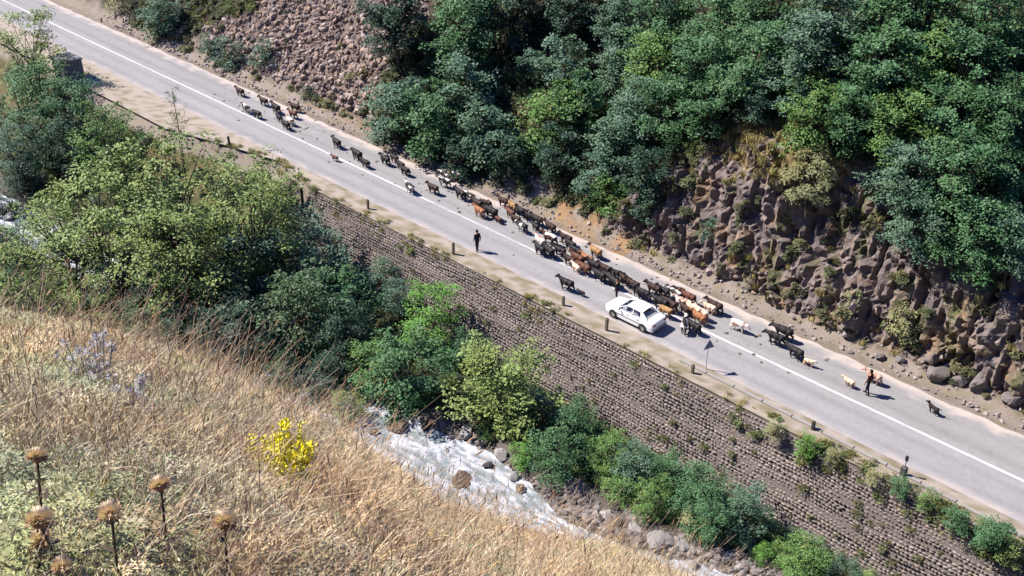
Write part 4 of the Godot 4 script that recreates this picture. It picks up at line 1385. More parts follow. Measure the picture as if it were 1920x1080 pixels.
func near_slope(speck: Texture2D) -> void:
	var pts := PackedVector3Array()
	var cols := PackedColorArray()
	var azs := span(-180, 180, 2.0)
	var rs := PackedFloat32Array()
	for k in 66: rs.append(0.3 * pow(1.085, k))
	for a in azs:
		for r in rs:
			var x := sin(deg_to_rad(a)) * r
			var z := -cos(deg_to_rad(a)) * r
			var y := near_hill(x, z)
			y += fine.get_noise_2d(x * 8.0, z * 8.0) * 0.05 * minf(r / 3.0, 1.0)
			pts.append(Vector3(x, maxf(y, -14.0), z))
			var n := fine.get_noise_2d(x * 5.0, z * 5.0)
			cols.append(mixed(Color(0.2, 0.145, 0.085), Color(0.13, 0.11, 0.055), n * 1.5 + 0.5))
	tag(put("near_hillside", grid(azs, rs, pts, cols, false), grained(Color.WHITE, speck, 0.8, 3.0, 0.95, true)), "", "", "", "structure")

func strip(v0: Callable, v1: Callable, y: float, us: PackedFloat32Array, across: int, tone: Callable) -> ArrayMesh:
	var pts := PackedVector3Array()
	var cols := PackedColorArray()
	var vs := PackedFloat32Array()
	for k in across + 1: vs.append(k)
	for u in us:
		for k in across + 1:
			var v := lerpf((v0 as Callable).call(u), (v1 as Callable).call(u), float(k) / across)
			pts.append(W(u, v, y))
			cols.append((tone as Callable).call(u, v))
	return grid(us, vs, pts, cols, false)

func road(mottled: Texture2D, speck: Texture2D) -> void:
	var us := span(-125, 64, 0.5)
	var dust := func(u: float, v: float) -> Color:
		var n := fine.get_noise_2d(u * 3.0, v * 6.0)
		var far := smoothstep(2.9, 3.5, v + n * 0.8)
		var near := smoothstep(-2.8, -3.4, v - n * 0.5)
		var lane := 0.5 + 0.5 * smoothstep(-0.3, 0.3, v)
		var base := Color(0.268, 0.262, 0.272).lerp(Color(0.245, 0.242, 0.244), lane)
		var track := 1.0 - 0.13 * (smoothstep(0.4, 0.0, absf(absf(absf(v) - 1.7) - 0.75))) + 0.09 * rough.get_noise_2d(u * 1.2, v * 12.0) + 0.06 * n
		base = Color(base.r * track, base.g * track, base.b * track)
		return base.lerp(Color(0.46, 0.39, 0.35), maxf(far * 0.75, near * 0.5))
	var o := put("road", strip(func(_u): return -3.25, func(u): return 3.75 + 0.25 * rough.get_noise_1d(u * 9.0), 0.0, us, 28, dust), grained(Color.WHITE, mottled, 5.0, 0.0, 0.85, true))
	tag(o, "", "", "", "structure")
	var earth := func(u: float, v: float) -> Color:
		var n := fine.get_noise_2d(u * 5.0, v * 7.0)
		return Color(0.66, 0.57, 0.49).lerp(Color(0.38, 0.33, 0.21), clampf(n * 1.7 + 0.2 + (0.2 if u > -24 else -0.2) + 0.25 * smoothstep(-4.2, -5.0, v), 0.0, 1.0))
	o = put("road_verge", strip(func(u): return verge(u) + 0.02, func(u): return -3.0 + 0.22 * rough.get_noise_1d(u * 11.0), -0.012, us, 8, earth), grained(Color.WHITE, speck, 1.1, 2.0, 0.95, true))
	tag(o, "", "", "", "structure")
	var worn := func(u: float, v: float) -> Color:
		var n := fine.get_noise_2d(u * 9.0, v * 30.0) + 0.5 * rough.get_noise_1d(u * 3.0)
		var keep := clampf(0.78 + n * 0.7 - (0.4 if u > -14 and u < 2 else 0.0), 0.05, 1.0)
		return Color(0.30, 0.29, 0.31).lerp(Color(0.49, 0.48, 0.50), keep)
	o = put("centre_line", strip(func(u): return -0.1 + 0.025 * rough.get_noise_1d(u * 40.0), func(u): return 0.1 + 0.025 * rough.get_noise_1d(u * 43.0 + 50), 0.005, us, 3, worn), flat(Color.WHITE, 0.7, true))
	tag(o, "", "", "", "structure")
	var pat := rock_mesh(401, 2, 3, Vector3(1, 0.22, 0.9), 0.4)
	var dp := []
	var dc := []
	for k in 150:
		var u := -46.0 + 66.0 * rng.randf()
		var v := clampf(1.4 + rng.randfn() * 1.3, -2.6, 3.6)
		dp.append(Transform3D(Basis(Vector3.UP, rng.randf() * TAU).scaled(Vector3.ONE * rng.randf_range(0.05, 0.16)), W(u, v, 0.01)))
		dc.append(Color(0.10, 0.085, 0.06) * rng.randf_range(0.6, 1.5))
	tag(scatter("dung", pat, flat(Color.WHITE, 0.9, true), dp, dc), "dark droppings scattered on the road along the herd", "dung")
	# concrete edging in the lower part of the road
	for seg in 13:
		var s := Shape.new()
		var a := 13.2 + seg * 2.02
		var q := W(a + 1.0, -3.75 - 0.012 * (seg * seg) * 0.4, 0.02)
		s.box(Vector3.ZERO, Vector3(1.98, 0.14, 0.24), 0.02, Basis(), Color(1, 1, 1) * rng.randf_range(0.85, 1.1))
		var k := put("kerb", s.mesh(), grained(Color(0.5, 0.47, 0.44), speck, 0.9, 0.0, 0.9, true) if seg == 0 else null)
		if seg == 0: kerb_mat = k.material_override
		k.material_override = kerb_mat
		k.position = q
		k.rotation.y = atan2(-ALONG.y, ALONG.x)
		tag(k, "", "", "", "structure")

var kerb_mat: Material

func water() -> void:
	var us := span(-100, 50, 0.16)
	var pts := PackedVector3Array()
	var cols := PackedColorArray()
	var vs := span(-1, 1, 2.0 / 44)
	for u in us:
		for s in vs:
			var half := stream_half(u) + 0.4 * rough.get_noise_1d(u * 6.0)
			var v := stream(u) + s * half
			var q := Vector2(u, v)
			var bend := 2.0 * rough.get_noise_2d(u * 3.0, v * 3.0)
			var flow := fine.get_noise_2d(u * 2.4, v * 13.0 + bend * 4.0) + 0.7 * fine.get_noise_2d(u * 8.0, v * 22.0 + bend * 6.0)
			var big := rough.get_noise_2d(u * 10.0, v * 16.0)
			var y := -5.36 + 0.08 * flow + 0.11 * big
			pts.append(W(u, v, y))
			var calm := smoothstep(-0.35, 0.45, -(flow * 1.3 + big * 0.9) + 0.16 - absf(s) * 0.14)
			if u > 14.5: calm = clampf(calm + 0.25, 0, 1)
			cols.append(Color(0.41, 0.43, 0.47).lerp(Color(0.15, 0.185, 0.19), calm * 0.88))
	var m := flat(Color.WHITE, 0.35, true)
	m.metallic_specular = 0.5
	tag(put("stream_water", grid(us, vs, pts, cols, false), m), "", "", "", "structure")

func retaining_wall(speck: Texture2D) -> void:
	var at := W(0, -5.1, 0)
	var turn := atan2(-ALONG.y, ALONG.x)
	var o := thing("retaining_wall", "long sloping wall of grey stone courses between the road and the stream", "wall", at, turn)
	# in the wall's own frame x runs along the road, z towards the stream
	var face := func(x: float, t: float) -> Vector3: return Vector3(x, -0.12 - t * 5.1, t * 2.38)   # t from 0 at the top to 1 at the foot
	var up := Vector3(0, 2.38, 5.1).normalized()   # out of the face
	var down := Vector3(0, -5.1, 2.38).normalized()
	var back := Shape.new()
	var x := -23.0
	while x < 60.0:
		var a: Vector3 = (face as Callable).call(x, -0.01) - up * 0.07
		var b: Vector3 = (face as Callable).call(x + 2.0, -0.01) - up * 0.07
		var c: Vector3 = (face as Callable).call(x + 2.0, 1.1) - up * 0.07
		var d: Vector3 = (face as Callable).call(x, 1.1) - up * 0.07
		back.quad(a, b, c, d, Color(1, 1, 1))
		x += 2.0
	put("bedding", back.mesh(), grained(Color(0.27, 0.23, 0.21), speck, 0.9), o)
	var stones := []
	for k in 6: stones.append(rock_mesh(100 + k, 1, 7, Vector3(1.0, 0.78, 0.8), 0.08))
	var mats := []
	for k in 8:
		var t := 0.72 + 0.085 * k
		mats.append(grained(Color(0.43 * t, 0.375 * t, 0.345 * t).lerp(Color(0.54, 0.44, 0.34) * t, 0.5 if k % 3 == 0 else 0.0), speck, 0.5))
	var places := [[], [], [], [], [], []]
	var tints := [[], [], [], [], [], []]
	var singles := 0
	var rows := 28
	var tilt := Basis(Vector3.RIGHT, down.cross(up), up) if false else Basis(Vector3.RIGHT, -down, up)
	for row in rows:
		var t := (row + 0.4) / rows
		x = -23.0 + rng.randf() * 0.2
		while x < 58.0:
			var w := rng.randf_range(0.16, 0.36)
			x += w
			if rng.randf() < 0.025: continue
			var px := x - w * 0.5
			var sag := 0.1 * rough.get_noise_2d(px * 4.0, row * 20.0) + 0.22 * rough.get_noise_1d(px * 1.3) 
			var p: Vector3 = (face as Callable).call(px, t + sag / 5.6) + up * (rng.randf_range(-0.06, 0.0) + 0.12 * rough.get_noise_2d(px * 3.0, row * 4.0))
			var b := tilt * Basis.from_euler(Vector3(rng.randf_range(-0.25, 0.25), rng.randf_range(-0.25, 0.25), rng.randf_range(-0.2, 0.2)))
			b = b.scaled_local(Vector3(w * 0.54, rng.randf_range(0.078, 0.115), rng.randf_range(0.08, 0.12)))
			var pick := rng.randi() % 6
			var tone := rng.randf_range(0.78, 1.2) * (1.0 + 0.5 * rough.get_noise_2d(px * 2.0, row * 3.0))
			if singles < 300 and px > 24.0 and px < 33.5 and row < 15:
				var s := put("stone", stones[pick], mats[clampi(int((tone - 0.6) * 10.0), 0, 7)], o)
				s.transform = Transform3D(b, p)
				singles += 1
			else:
				places[pick].append(Transform3D(b, p))
				tints[pick].append(Color(0.43 * tone, 0.375 * tone, 0.345 * tone).lerp(Color(0.55, 0.45, 0.34) * tone, 0.6 if rng.randf() < 0.2 else 0.0))
	var many := grained(Color.WHITE, speck, 0.5, 0.0, 0.95, true)
	for k in 6: scatter("stones", stones[k], many, places[k], tints[k], o)
	# weeds rooted between the stones and along the top
	var weed := crown(47, 0.4, 0.7, 6, 3, 14, 0.1, 0.18)[0] as ArrayMesh
	var dry := tuft(48, 22, 0.4, 0.04, 0.25, 0.5, Vector3(0.1, 0, 0), [Color(0.44, 0.35, 0.16), Color(0.35, 0.31, 0.13), Color(0.24, 0.27, 0.09)])
	var wp := []
	var wt := []
	var gp := []
	var gt := []
	for k in 1500:
		var u := rng.randf_range(-42, 50)
		var lower := smoothstep(15.0, 26.0, u)
		var v := verge(u) + rng.randf_range(-0.45, 0.5 + lower * 0.3)
		if rough.get_noise_2d(u * 8.0, 5.0) + lower * 0.6 - (0.12 if u > -24 else -0.05) < rng.randf_range(-0.1, 0.5): continue
		var t := rng.randf_range(0.7, 1.2)
		var q := Transform3D(Basis(Vector3.UP, rng.randf() * TAU).scaled(Vector3.ONE * rng.randf_range(0.45, 1.0)), W(u, v, T(u, v) - 0.02))
		if rng.randf() < 0.12 + lower * 0.35:
			wp.append(q)
			wt.append(Color(0.11 * t, 0.14 * t, 0.045 * t))
		else:
			gp.append(q)
			gt.append(Color(t, t, t))
	for k in 160:
		var t := rng.randf_range(0.6, 1.1)
		var f := rng.randf()
		var q := at + (Basis(Vector3.UP, turn) * ((face as Callable).call(rng.randf_range(-22, 45), 0.15 + 0.8 * sqrt(f)) as Vector3))
		wp.append(Transform3D(Basis(Vector3.UP, rng.randf() * TAU).scaled(Vector3.ONE * rng.randf_range(0.25, 0.7)), q))
		wt.append(Color(0.12 * t, 0.13 * t, 0.05 * t))
	tag(scatter("wall_weeds", weed, leafy(Color.WHITE), wp, wt), "green weeds along the top edge of the stone wall", "weeds")
	tag(scatter("verge_grass", dry, leafy(Color.WHITE), gp, gt), "dry grass tufts along the road's near verge", "grass")

func roadside(speck: Texture2D) -> void:
	var turn := atan2(-ALONG.y, ALONG.x)
	var stone := grained(Color(0.30, 0.26, 0.2), speck, 0.4, 0.0, 0.9)
	var dark := flat(Color(0.05, 0.045, 0.045), 0.8)
	for q in POSTS:
		var o := thing("marker_post", q[2], "marker post", W(q[0], q[1], -0.05), turn + rng.randf_range(-0.2, 0.2), "marker posts along the near verge")
		o.rotation.z = rng.randf_range(-0.04, 0.04)
		var s := Shape.new()
		var h: float = q[3]
		s.box(Vector3(0, h * 0.5, 0), Vector3(0.19, h, 0.17), 0.025)
		put("post", s.mesh(), dark if q[4] else stone, o)
		var c := Shape.new()
		c.box(Vector3(0, h + 0.028, 0), Vector3(0.15, 0.05, 0.13), 0.02)
		put("cap", c.mesh(), dark, o)
	# the post with a slim reflector rod on a dark footing
	var r := thing("reflector_post", "slim dark reflector rod on a dark footing at the lower end of the verge", "marker post", W(SIGNAL[0], SIGNAL[1], -0.05), turn)
	var s1 := Shape.new()
	s1.box(Vector3(0, 0.3, 0), Vector3(0.32, 0.6, 0.28), 0.04)
	put("footing", s1.mesh(), flat(Color(0.09, 0.08, 0.08), 0.9), r)
	var s2 := Shape.new()
	s2.tube([Vector3(0, 0.58, 0), Vector3(0, 1.05, 0)], [0.03, 0.03], 8)
	put("rod", s2.mesh(), flat(Color(0.3, 0.3, 0.32), 0.5, false, 0.5), r)
	var s3 := Shape.new()
	s3.box(Vector3(0, 1.2, 0), Vector3(0.17, 0.36, 0.1), 0.03)
	put("reflector_head", s3.mesh(), flat(Color(0.035, 0.03, 0.045), 0.5), r)
	# road sign seen from its back
	var g := thing("road_sign", "small blue-grey road sign on a thin pole on the near verge, seen from behind", "road sign", W(SIGN[0], SIGN[1], -0.02), turn - 0.35)
	var p := Shape.new()
	p.tube([Vector3(0, -0.3, 0), Vector3(0, 2.15, 0)], [0.03, 0.03], 10)
	put("pole", p.mesh(), flat(Color(0.5, 0.51, 0.53), 0.4, false, 0.6), g)
	var f := Shape.new()
	f.tri(Vector3(0.045, 1.62, -0.4), Vector3(0.045, 2.3, 0.0), Vector3(0.045, 1.62, 0.4))
	f.tri(Vector3(0.07, 1.62, 0.4), Vector3(0.07, 2.3, 0.0), Vector3(0.07, 1.62, -0.4))
	f.quad(Vector3(0.045, 1.62, -0.4), Vector3(0.07, 1.62, -0.4), Vector3(0.07, 2.3, 0), Vector3(0.045, 2.3, 0))
	f.quad(Vector3(0.045, 2.3, 0), Vector3(0.07, 2.3, 0), Vector3(0.07, 1.62, 0.4), Vector3(0.045, 1.62, 0.4))
	f.quad(Vector3(0.045, 1.62, 0.4), Vector3(0.07, 1.62, 0.4), Vector3(0.07, 1.62, -0.4), Vector3(0.045, 1.62, -0.4))
	put("panel", f.mesh(), flat(Color(0.15, 0.18, 0.27), 0.5), g)
	for h in [1.75, 2.0]:
		var b := Shape.new()
		b.box(Vector3(0.02, h, 0), Vector3(0.05, 0.04, 0.3), 0.008)
		put("bracket", b.mesh(), flat(Color(0.35, 0.35, 0.37), 0.4, false, 0.7), g)
	# drain pipe at the start of the wall
	var d := thing("drain_pole", "dark upright pole at the upper start of the stone wall", "pole", W(-23.2, -5.75, -1.9), turn)
	var ds := Shape.new()
	ds.tube([Vector3(0, -1.2, 0), Vector3(0, 2.0, 0)], [0.13, 0.12], 10)
	put("pole", ds.mesh(), flat(Color(0.03, 0.028, 0.03), 0.8), d)
	# low parapet at the wide sandy verge
	var w := thing("parapet", "low dark stone parapet at the edge of the sandy verge", "wall", W(0, 0, 0), 0.0)
	var line := [[-43.5, -7.15], [-39.0, -6.25], [-35.0, -5.3], [-32.0, -4.6], [-29.0, -4.0]]
	for k in line.size() - 1:
		var a := W(line[k][0], line[k][1], -0.3)
		var b := W(line[k + 1][0], line[k + 1][1], -0.3)
		var s := Shape.new()
		s.box(Vector3.ZERO, Vector3(a.distance_to(b) - 0.02, 0.85, 0.3), 0.03)
		var m := put("block", s.mesh(), grained(Color(0.17, 0.13, 0.115), speck, 0.6), w)
		m.position = (a + b) * 0.5
		m.rotation.y = atan2(-(b - a).z, (b - a).x)
		var cp := Shape.new()
		cp.box(Vector3.ZERO, Vector3(a.distance_to(b) - 0.01, 0.07, 0.36), 0.015)
		var c := put("coping", cp.mesh(), grained(Color(0.4, 0.34, 0.29), speck, 0.6), w)
		c.position = (a + b) * 0.5 + Vector3(0, 0.462, 0)
		c.rotation.y = m.rotation.y
	# concrete box
	var h := thing("concrete_box", "grey concrete box with a flat slab top beside the upper road", "concrete structure", W(-60.0, -6.7, -0.2), turn)
	var conc := grained(Color(0.33, 0.35, 0.37), speck, 0.9, 0.0, 0.9)
	var hs := Shape.new()
	hs.box(Vector3(0, 1.05, 0), Vector3(2.6, 2.3, 1.9), 0.03)
	put("body", hs.mesh(), conc, h)
	var sl := Shape.new()
	sl.box(Vector3(0, 2.27, 0), Vector3(2.8, 0.14, 2.1), 0.02)
	put("slab", sl.mesh(), grained(Color(0.34, 0.34, 0.35), speck, 0.9), h)
	var dr := Shape.new()
	dr.box(Vector3(-0.3, 1.0, 0.955), Vector3(1.0, 1.7, 0.04), 0.01)
	put("door", dr.mesh(), flat(Color(0.09, 0.1, 0.11), 0.6), h)
	for x in [-1.1, 1.1]:
		var fb := Shape.new()
		fb.box(Vector3(x, 1.1, 0.96), Vector3(0.14, 2.15, 0.05), 0.01)
		put("pilaster", fb.mesh(), conc, h)

func boulders(speck: Texture2D) -> void:
	var kinds := {"pale": Color(0.60, 0.57, 0.54), "grey": Color(0.44, 0.43, 0.43), "brown": Color(0.25, 0.19, 0.14), "pink": Color(0.54, 0.42, 0.36), "dark": Color(0.1, 0.085, 0.085), "cliff": Color(0.30, 0.265, 0.255)}
	var mats := {}
	for k: String in kinds: mats[k] = grained(kinds[k], speck, 0.8, 2.0, 0.85)
	var i := 0
	for q in ROCKS:
		var flat_: float = q[4]
		var m := put("boulder", rock_mesh(300 + i, 3, 11, Vector3(1, flat_, 0.85), 0.25), mats[q[5] if q[1] < 0.0 else "cliff"])
		m.position = W(q[0], q[1], q[2] + (0.12 if q[1] < 0.0 else 0.0))
		m.scale = Vector3.ONE * q[3] * (1.02 if q[1] < 0.0 else 1.0)
		m.rotation = Vector3(rng.randf_range(-0.2, 0.2), rng.randf() * TAU, rng.randf_range(-0.2, 0.2))
		tag(m, q[6], "boulder", "boulders along the stream" if q[1] < 0.0 else "boulders at the cliff foot")
		i += 1
	# pebbles and cobbles of the stream bed
	var shapes := []
	for k in 3: shapes.append(rock_mesh(200 + k, 2, 5, Vector3(1, 0.6, 0.8), 0.2))
	var places := [[], [], []]
	var tints := [[], [], []]
	for k in 8000:
		var u := rng.randf_range(-60, 40) if k % 2 else rng.randf_range(9, 26)
		var side := -1.0 if rng.randf() < 0.4 else 1.0
		var v := stream(u) + side * (stream_half(u) - 0.3 + absf(rng.randfn()) * 1.1)
		var size := 0.05 + 0.32 * pow(rng.randf(), 4.0)
		var t := rng.randf_range(0.45, 1.25)
		var p := W(u, v, T(u, v) + size * 0.1)
		var pick := rng.randi() % 3
		places[pick].append(Transform3D(Basis.from_euler(Vector3(rng.randf_range(-0.4, 0.4), rng.randf() * TAU, rng.randf_range(-0.4, 0.4))).scaled(Vector3.ONE * size), p))
		tints[pick].append(Color(0.36 * t, 0.32 * t, 0.3 * t))
	for k in 3: tag(scatter("stream_gravel", shapes[k], grained(Color.WHITE, speck, 0.5, 0.0, 0.9, true), places[k], tints[k]), "grey cobbles and gravel along both edges of the stream", "gravel")

# ---------------------------------------------------------------- plants of the place
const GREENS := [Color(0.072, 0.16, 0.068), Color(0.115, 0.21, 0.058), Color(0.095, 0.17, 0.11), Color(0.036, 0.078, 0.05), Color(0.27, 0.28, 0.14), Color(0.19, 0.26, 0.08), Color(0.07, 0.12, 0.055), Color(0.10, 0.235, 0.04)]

func greenery() -> void:
	var bark := flat(Color(0.11, 0.085, 0.065), 0.95)
	var leaf_mats := []
	for c: Color in GREENS: leaf_mats.append(leafy(c))
	var models := {"B": [], "b": [], "S": [], "s": [], "L": [], "F": []}
	for k in 5: models["B"].append(plant_model(tiers(500 + k, 3.6, 0.95, 38, 4, 44, 0.19, 0.72, 0.35), 4.6, 0.17, 505 + k, bark, "trunk", "crown", 1))
	for k in 4: models["b"].append(plant_model(tiers(520 + k, 3.6, 1.15, 44, 4, 34, 0.15, 0.55, 0.8, 0.42, -0.95), 4.6, 0.10, 525 + k, bark, "trunk", "crown", 4))
	for k in 4: models["S"].append(plant_model(tiers(540 + k, 1.8, 0.9, 26, 3, 42, 0.13, 0.4, 0.6, 0.42, -0.9), 1.75, 0.05, 545 + k, bark, "stems", "foliage", 3))
	for k in 5: models["s"].append(plant_model(tiers(560 + k, 1.8, 0.95, 32, 3, 44, 0.10, 0.36, 0.9, 0.38, -0.95), 1.75, 0.045, 565 + k, bark, "stems", "foliage", 3))
	for k in 3: models["L"].append(plant_model(tiers(580 + k, 1.0, 0.8, 20, 2, 34, 0.085, 0.26, 0.8, 0.36, -0.8), 0.8, 0.03, 585 + k, bark, "stems", "foliage", 3))
	models["F"].append(plant_model(crown(590, 1.5, 1.45, 16, 11, 40, 0.15, 0.3, 0.14, -0.9), 2.2, 0.05, 595, bark, "stems", "foliage", 3))
	var words := {"B": ["broadleaf_tree", "tree"], "S": ["shrub", "shrub"], "L": ["bush", "bush"], "F": ["feathery_shrub", "shrub"]}
	var turn := 0.0
	var i := 0
	for q in PLANTS:
		var kind: String = q[3]
		var key := kind
		if q[6] == 1: key = {"B": "b", "S": "s", "L": "L", "F": "F"}[kind]
		var set_: Array = models[key]
		turn += 2.4
		var y: float = T(q[0], q[1]) if q[6] < 2 else -0.25
		grow_plant(set_[(i * 7 + int(turn)) % set_.size()], words[kind][0], q[5], words[kind][1], ["trees and shrubs of the far hill", "trees and bushes along the stream", "bushes on the top of the wall"][q[6]], W(q[0], q[1], y - 0.1), q[2], turn, leaf_mats[q[4]])
		i += 1
	# the wood that goes on up the hill, out of the view
	for k in 3:
		var places := []
		var tints := []
		for n in 60:
			var u := rng.randf_range(-60, 62)
			var v := rng.randf_range(22, 60)
			if u < -28 and v < 34: continue
			places.append(Transform3D(Basis(Vector3.UP, rng.randf() * TAU).scaled(Vector3.ONE * rng.randf_range(0.8, 1.25)), W(u, v, T(u, v) + 4.2)))
			tints.append(GREENS[[0, 0, 2, 3][rng.randi() % 4]])
		tag(scatter("forest", ((models["B"][k] as Node3D).get_child(1) as MeshInstance3D).mesh, leafy(Color.WHITE), places, tints), "mass of green forest continuing up the far hill", "forest")
	# undergrowth on the banks and beneath the trees
	var under: ArrayMesh = ((models["L"][0] as Node3D).get_child(1) as MeshInstance3D).mesh
	var up := []
	var ut := []
	for k in 4600:
		var u := rng.randf_range(-70, 40) if k < 3800 else rng.randf_range(2, 28)
		var far := rng.randf() < 0.35
		var v := rng.randf_range(8.5, 24) if far else rng.randf_range(-36, -7.6) if k < 3800 else rng.randf_range(-12.0, -8.0)
		if far:
			if rockiness(u, v) > 0.1 or scree(u, v) > 0.05 or (u > 5.5 and u < 13.5 and v < 11.8): continue
		else:
			if absf(v - stream(u)) < 3.7: continue
			if v > stream(u) and u > 6.0 and v < -11.5 and rough.get_noise_2d(u * 8.0, v * 8.0) < 0.05: continue
		var t := rng.randf_range(0.6, 1.2)
		var size := rng.randf_range(0.3, 0.75)
		var p := hill_point(u, v) if far else W(u, v, T(u, v))
		up.append(Transform3D(Basis(Vector3.UP, rng.randf() * TAU).scaled(Vector3.ONE * size), p + Vector3(0, 0.35 * size, 0)))
		var g: Color = GREENS[[0, 2, 3, 5, 6, 1][rng.randi() % 6]]
		ut.append(Color(g.r * t, g.g * t, g.b * t))
	tag(scatter("undergrowth", under, leafy(Color.WHITE), up, ut), "low green undergrowth on the banks and under the trees", "undergrowth")
	# slender sapling in front of the sandy verge
	var s := thing("sapling", "slender sapling with sparse leaves in front of the sandy verge", "sapling", W(SAPLING[0], SAPLING[1], SAPLING[2]))
	var st := Shape.new()
	var lf := Shape.new()
	var r := RandomNumberGenerator.new()
	r.seed = 77
	var tip := Vector3(0.15, 8.4, 0.1)
	st.tube([Vector3.ZERO, Vector3(0.1, 4, 0.05), tip], [0.07, 0.045, 0.012], 6)
	for k in 26:
		var t := r.randf_range(0.42, 1.0)
		var a := Vector3(0.12 * t, 8.4 * t, 0.08 * t)
		var e := a + Vector3(r.randf_range(-1, 1), r.randf_range(0.1, 0.7), r.randf_range(-1, 1)) * (1.5 - t) * 1.1
		st.tube([a, e], [0.014, 0.006], 4)
		for q in 24:
			var up_ := Vector3(r.randfn() * 0.5, 1, r.randfn() * 0.5).normalized()
			var ax := Vector3(r.randfn(), r.randfn() * 0.4, r.randfn()).normalized()
			ax = (ax - up_ * ax.dot(up_)).normalized()
			lf.leaf(a.lerp(e, r.randf_range(0.4, 1.1)) + Vector3(r.randfn(), r.randfn(), r.randfn()) * 0.1, ax * 0.13, up_.cross(ax) * 0.05, up_, Color(1, 1, 1) * r.randf_range(0.8, 1.2))
	put("stem", st.mesh(), bark, s)
	put("leaves", lf.mesh(), leafy(Color(0.17, 0.19, 0.09)), s)
	for key: String in models:
		for m: Node3D in models[key]: m.free()

# ---------------------------------------------------------------- the herd and the people
func herd() -> void:
	var bodies := [cow_body(0), cow_body(1), cow_body(2)]
	var hide := flat(Color.WHITE, 0.62, true)
	var made := {}
	var i := 0
	var head := atan2(ALONG.y, -ALONG.x)   # up the road
	for q in HERD:
		var pose: int = q[5]
		var variant := i % 3
		var key := "%s%d%d" % [q[2], pose, variant]
		var model: MeshInstance3D = made.get(key)
		var o: MeshInstance3D
		if model == null:
			o = MeshInstance3D.new()
			o.mesh = painted(bodies[pose], coat(bodies[pose], q[2], variant + 3 * pose))
			o.material_override = hide
			made[key] = o
		else: o = model.duplicate()
		o.name = numbered("calf" if pose == 2 else "cow")
		add_child(o, true)
		o.position = W(q[0], q[1], 0.006 if q[1] < 3.7 else T(q[0], q[1]))
		o.rotation.y = head - deg_to_rad(float(q[4]) + rng.randf_range(-7, 7))
		o.scale = Vector3.ONE * float(q[3]) * rng.randf_range(0.97, 1.03)
		tag(o, q[6], "calf" if pose == 2 else "cow", "cattle walking up the road")
		i += 1
	var db := dog_body()
	var dog := put("dog", painted(db, coat(db, "N", 2)), hide)
	dog.position = W(DOG[0], DOG[1], 0.02)
	dog.rotation.y = head - 0.2
	dog.scale = Vector3.ONE * 0.9
	tag(dog, "small black dog trailing alone behind the herd at the lower end", "dog")

func people_and_car() -> void:
	var head := atan2(ALONG.y, -ALONG.x)
	person("person in dark navy clothes walking alone in the near lane", W(MEN[0][0], MEN[0][1], 0.003), head - 0.3, Color(0.02, 0.022, 0.045), Color(0.02, 0.02, 0.035), Color(0.015, 0.012, 0.01), 0.1, 1.76)
	person("person in black standing just ahead of the white car", W(MEN[1][0], MEN[1][1], 0.003), head + 0.2, Color(0.022, 0.02, 0.024), Color(0.025, 0.024, 0.03), Color(0.015, 0.012, 0.01), 0.06, 1.72)
	person("person in a dark reddish shirt and navy trousers following the herd", W(MEN[2][0], MEN[2][1], 0.003), head, Color(0.06, 0.022, 0.022), Color(0.012, 0.014, 0.03), Color(0.012, 0.01, 0.01), 0.14, 1.78)
	car("white saloon car driving up the near lane beside the herd", W(CAR[0], CAR[1], 0.004), head)

